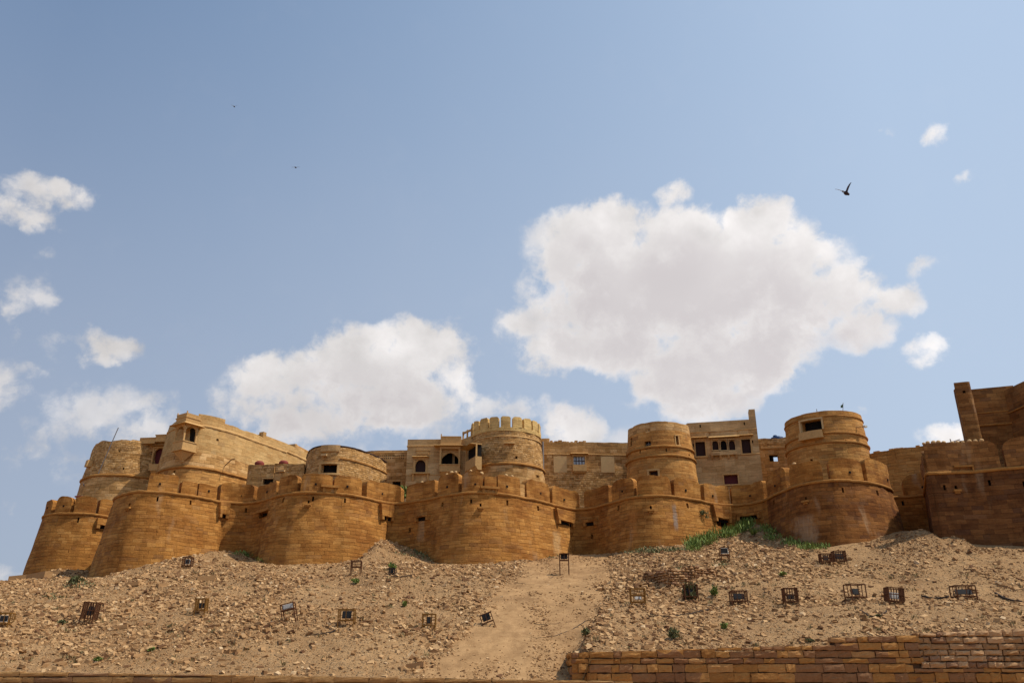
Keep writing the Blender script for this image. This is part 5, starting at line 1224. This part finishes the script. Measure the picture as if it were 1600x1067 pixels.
g = np.random.default_rng(5); cc_ = np.array(CAGEP); n = 26
X = (cc_[:, 0][:, None] + g.normal(0, .55, (len(cc_), n))).ravel(); Y = (cc_[:, 1][:, None] + g.normal(-.1, .45, (len(cc_), n))).ravel(); s3 = .08 + .2 * g.uniform(0, 1, len(X)) ** 2.5
tag(rocks('rubble', np.stack([X, Y, tz_(X, Y) + s3 * .15], 1), s3, 'rock', 10), kind='stuff')

def cable(pts, label, r=.035, mat='cable', name='cable'):
    g = random.Random(len(label)); W3_ = []
    for (a, b), (c_, d_) in zip(pts[:-1], pts[1:]):
        for k in range(6):
            f_ = k / 6; W3_.append(ground_pt(a + (c_ - a) * f_, b + (d_ - b) * f_ + g.uniform(-.5, .5)) + np.array((0, 0, .07)))
    mb = MB()
    for a, b in zip(W3_[:-1], W3_[1:]):
        if np.linalg.norm(b - a) > .02 and np.linalg.norm(b - a) < 4: mb.bar(a, b, r, 4)
    tag(mb.build(name, mat, origin=W3_[0]), label, 'cable', 'cables lying on the slope')
cable([(771,988),(800,995),(840,999),(870,995),(895,985),(915,972),(935,967)], 'dark cable sagging across the lower part of the sandy lane')
cable([(803,912),(830,914),(850,909),(868,901)], 'thin cable lying on the upper lane below the raised lamp')
cable([(478,992),(500,993),(520,989),(528,983)], 'dark cable ending at the wide yellow framed lamp')
cable([(600,902),(625,902),(650,900)], 'thin dark cable on the crest right of the small dark lamp')
cable([(1012,964),(1050,964),(1080,960),(1110,953),(1135,948)], 'dark cable between the yellow cage and the rusty lamps right of it')
cable([(1345,955),(1360,965),(1375,965),(1388,955)], 'dark cable hanging below the close barred cage with the white tube')
cable([(1440,932),(1455,936),(1470,936),(1490,932)], 'dark cable leading to the wide flat cage', .05)
cable([(1555,928),(1570,936),(1585,940),(1600,942)], 'dark cable at the right edge of the slope', .06)
cable([(785,975),(820,977),(860,977),(900,972)], 'thin faint cable crossing the lane above the thick one', .02)

# ================================================================== retaining walls of block masonry
def blockwall(name, parent, mat, P0, P1, zbot, ztop, ch, wr, seed, rough=.05, thick=.5, rnd=.05, zf=None, gap=.018):
    """one mesh of individually faced stones from P0 to P1 (left to right)"""
    g = random.Random(seed); P0, P1 = np.array(P0, float), np.array(P1, float); L = np.linalg.norm(P1 - P0); T = (P1 - P0) / L; N = np.array((T[1], -T[0])); mb = MB()
    z = zbot; row = 0
    tmax = max(ztop(x) for x in np.linspace(0, L, 40))
    while z < tmax - .05:
        h = ch * g.uniform(.72, 1.25); x = -g.uniform(0, .5)
        while x < L:
            w_ = g.uniform(*wr) * (.55 if g.random() < .22 else 1); x0, x1 = max(0, x), min(L, x + w_); x += w_
            if x1 - x0 < .06: continue
            tp = ztop((x0 + x1) / 2)
            if z > tp - .08: continue
            zh = min(z + h * g.uniform(.86, 1.0), tp) if z + h * 1.4 < tp else min(z + h, tp)
            if z + h * 1.4 >= tp: zh = tp - g.uniform(0, .03)
            o = g.uniform(0, rough) * 2; nx, nz = 4, 3; G = []
            for i in range(nx + 1):
                col = []
                for j in range(nz + 1):
                    fx, fz = i / nx, j / nz; ed = min(fx, 1 - fx, fz, 1 - fz)
                    a = x0 + gap + (x1 - x0 - 2 * gap) * fx; b = z + gap + (zh - z - 2 * gap) * fz
                    k = o + (rnd if ed > 0 else 0) + (g.uniform(-rough, rough) * .5 if ed > 0 else 0)
                    if rnd > .08 and ed == 0 and (fx in (0, 1)) and (fz in (0, 1)): a += (.5 - fx) * .12; b += (.5 - fz) * .08
                    a += g.uniform(-.022, .022); b += g.uniform(-.02, .02); q = P0 + T * a + N * k; col.append((q[0], q[1], b))
                G.append(col)
            mb_s = len(mb.v); n0 = len(mb.v)
            # share vertices so that each stone is one island
            idx = {}
            for i in range(nx + 1):
                for j in range(nz + 1): idx[i, j] = len(mb.v); mb.v.append(tuple(map(float, G[i][j])))
            for i in range(nx):
                for j in range(nz): mb.f.append((idx[i, j], idx[i + 1, j], idx[i + 1, j + 1], idx[i, j + 1])); mb.uv.append(None); mb.sm.append(rnd > .08)
            bord = [(i, 0) for i in range(nx)] + [(nx, j) for j in range(nz)] + [(i, nz) for i in range(nx, 0, -1)] + [(0, j) for j in range(nz, 0, -1)]
            bk = {}
            for e in bord:
                v = mb.v[idx[e]]; a = (np.array(v[:2]) - P0) @ T; q = P0 + T * a - N * thick; bk[e] = len(mb.v); mb.v.append((float(q[0]), float(q[1]), v[2]))
            for e, f2 in zip(bord, bord[1:] + bord[:1]): mb.f.append((idx[f2], idx[e], bk[e], bk[f2])); mb.uv.append(None); mb.sm.append(False)
        z += h; row += 1
    return mb.build(name, mat, parent)
RW = thing('retaining_wall', (3, 42, -1.6), 'tall retaining wall of rough orange and purple blocks at the bottom right', 'wall')
pR0, pR1 = (at(893, 1040, 42)[0], 42.0), (34.0, 40.2)
Lr = math.dist(pR0, pR1)
def xr(px): 
    d = ray(px, 1010); tt = d[:2] / d[1]; A = np.array([[pR1[0] - pR0[0], -tt[0]], [pR1[1] - pR0[1], -tt[1]]]); k = np.linalg.solve(A, -np.array(pR0)); return k[0] * Lr
def zt_at(px, py):
    k = xr(px) / Lr; Y = pR0[1] + (pR1[1] - pR0[1]) * k; return at(px, py, Y)[2]
q1, q2, q3 = xr(1303), xr(1434), xr(1600)
def top_r(x):
    if x < q1: return np.interp(x, [0, q1], [zt_at(893, 1018.5), zt_at(1303, 1006)])
    if x < q2: return np.interp(x, [q1, q2], [zt_at(1303, 995), zt_at(1434, 991)])
    return np.interp(x, [q2, q3, q3 + 10], [zt_at(1434, 988), zt_at(1600, 981), zt_at(1600, 978)])
zsp = zt_at(1500, 1043)
blockwall('wall', RW, 'block', pR0, pR1, -1.6, lambda x: top_r(x) if x < q2 else zsp - .0, .345, (.45, 1.3), 3, rough=.045, rnd=.022, gap=.01)
k2 = q2 / Lr; pM = (pR0[0] + (pR1[0] - pR0[0]) * k2, pR0[1] + (pR1[1] - pR0[1]) * k2)
blockwall('fieldstone_facing', RW, 'fieldstone', pM, pR1, zsp + .003, lambda x: top_r(x + q2 + .01), .27, (.32, .85), 5, rough=.06, rnd=.055, gap=.012)
blockwall('end_return', RW, 'block', (pR0[0], 47.0), (pR0[0] + .0, 42.0), -1.6, lambda x: zt_at(893, 1018.5), .37, (.5, 1.2), 7)
mb = MB()
for a, b in ((0, q1), (q1, q2), (q2, Lr)):
    pa = np.array(pR0) + (np.array(pR1) - np.array(pR0)) * a / Lr; pb = np.array(pR0) + (np.array(pR1) - np.array(pR0)) * b / Lr
    z1_ = min(top_r(a + .01), top_r(b - .01)) - .06
    mb.hexa([(pa[0] + .03, pa[1] + .05, -1.7), (pb[0], pb[1] + .05, -1.7), (pb[0], pb[1] + .6, -1.7), (pa[0] + .03, pa[1] + .6, -1.7), (pa[0] + .03, pa[1] + .05, z1_), (pb[0], pb[1] + .05, z1_), (pb[0], pb[1] + .6, z1_), (pa[0] + .03, pa[1] + .6, z1_)])
mb.build('core', 'mortar', RW)
LW = thing('low_wall', (-20, 41, -1.6), 'low foreground wall of long orange coping blocks along the bottom left', 'wall')
pL0 = (-40.0, 41.3); pL1 = (5.6, 41.3)
tl = lambda x: np.interp(x, [0, 12, 25, 36, 43, 46], [.60, .47, .30, .13, .02, -.02])
blockwall('wall', LW, 'coping', pL0, pL1, -1.6, tl, .36, (.9, 2.2), 9, rough=.02, thick=.5, gap=.01, rnd=.02)
mb = MB()
xx = np.linspace(0, 45.6, 20); mb.grid([[(pL0[0] + x, 41.35, -1.7), (pL0[0] + x, 41.35, tl(x) - .05), (pL0[0] + x, 42.25, tl(x) - .05)] for x in xx], smooth=False); mb.build('core', 'mortar', LW)
# remains of a small dry stone wall on the slope
pts = [ground_pt(1008, 912), ground_pt(1045, 918), ground_pt(1085, 909), ground_pt(1118, 902)]
CW = thing('collapsed_wall', pts[1], 'low broken dry stone wall on the slope right of the sandy lane', 'wall')
for i, (a, b) in enumerate(zip(pts[:-1], pts[1:])):
    zb_ = min(a[2], b[2]) - .3; hts = (.7, 1.15, 1.05, .5); Ls = math.dist(a[:2], b[:2])
    f_ = lambda x, a=a, b=b, i=i, Ls=Ls: a[2] + (b[2] - a[2]) * x / Ls + hts[i] + (hts[i + 1] - hts[i]) * x / Ls + .1 * math.sin(x * 5)
    blockwall('course', CW, 'fieldstone', a[:2], b[:2], zb_, f_, .17, (.2, .55), 20 + i, rough=.06, rnd=.06)
    mb = MB(); mb.hexa([(a[0], a[1] + .06, zb_), (b[0], b[1] + .06, zb_), (b[0], b[1] + 1.2, zb_), (a[0], a[1] + 1.2, zb_), (a[0], a[1] + .06, f_(0) - .15), (b[0], b[1] + .06, f_(Ls) - .15), (b[0], b[1] + 1.2, f_(Ls) - .15), (a[0], a[1] + 1.2, f_(0) - .15)]); mb.build('earth_fill', 'slope', CW)
g = np.random.default_rng(8); n = 900; X = g.uniform(pts[0][0] - 3.5, pts[3][0] + 1.5, n); Y = g.normal(pts[1][1] + 1.6, 1.3, n); s3 = .1 + .3 * g.uniform(0, 1, n) ** 2
heap = 0.35 * np.exp(-((X - pts[1][0] + 1.5) / 3) ** 2 - ((Y - pts[1][1] - 1.5) / 1.2) ** 2) * g.uniform(.2, 1, n)
tag(rocks('rubble', np.stack([X, Y, tz_(X, Y) + .05 + heap], 1), s3, 'rock', 9), kind='stuff')

# ------------------------------------------------------------------ birds
def bird(px, py, D_, span_px, label, left=.35, right=1.15):
    """left / right: how steeply each wing is raised, in radians"""
    d = ray(px, py); c = Vector(d * (D_ / d[1])); ppm = F / (D_ / d[1]); half = span_px / ppm / 2
    root = thing('bird', c, label, 'bird', 'birds in the sky')
    sd = Vector((1, 0, 0)); up = Vector((0, -.42, .91)).normalized(); vw = up.cross(sd).normalized()
    fw = (vw * -.55 + sd * .62 - up * .5).normalized(); a1 = fw.cross(up).normalized(); a2 = a1.cross(fw); bw = half * .17; mb = MB(); P = []
    for k, r in [(-2.4, .25), (-2.0, .5), (-1.4, .35), (-.7, .85), (0, 1.05), (.7, .9), (1.1, .6), (1.4, .62), (1.7, .45), (2.0, .03)]:
        P.append([tuple(c + fw * k * bw + (a1 * math.cos(a) + a2 * math.sin(a)) * r * bw) for a in np.linspace(0, 2 * math.pi, 9)])
    mb.grid(P); mb.build('body', 'bird', root)
    for sgn, an in ((-1, left), (1, right)):
        wd_ = sd * sgn * math.cos(an) + up * math.sin(an); pp = up * math.cos(an) - sd * sgn * math.sin(an); ch = (vw * -.8 + pp * -.42); mb = MB(); R3 = []
        for u, cw, bend in [(0, .40, 0), (.25, .42, .03), (.5, .40, .05), (.75, .30, .04), (.92, .18, .01), (1.0, .05, -.02)]:
            e = c + wd_ * half * u + pp * half * bend; k = cw * half * .62
            R3.append([tuple(e + ch * k * .5), tuple(e + pp * .02 * half), tuple(e - ch * k * .5), tuple(e - pp * .01 * half), tuple(e + ch * k * .5)])
        mb.grid(R3); mb.build('wing', 'wing', root)
bird(1322, 302, 34, 37, 'large dark bird with wings raised in a V at the upper right')
bird(366, 167, 120, 12, 'tiny bird high at the upper left', .5, .4)
bird(462, 262, 120, 13, 'tiny bird with flat wings above the left cloud', .05, .1)
bird(131, 758, 88, 11, 'small dark bird flying beside the leftmost rubble tower', 1.2, .9)
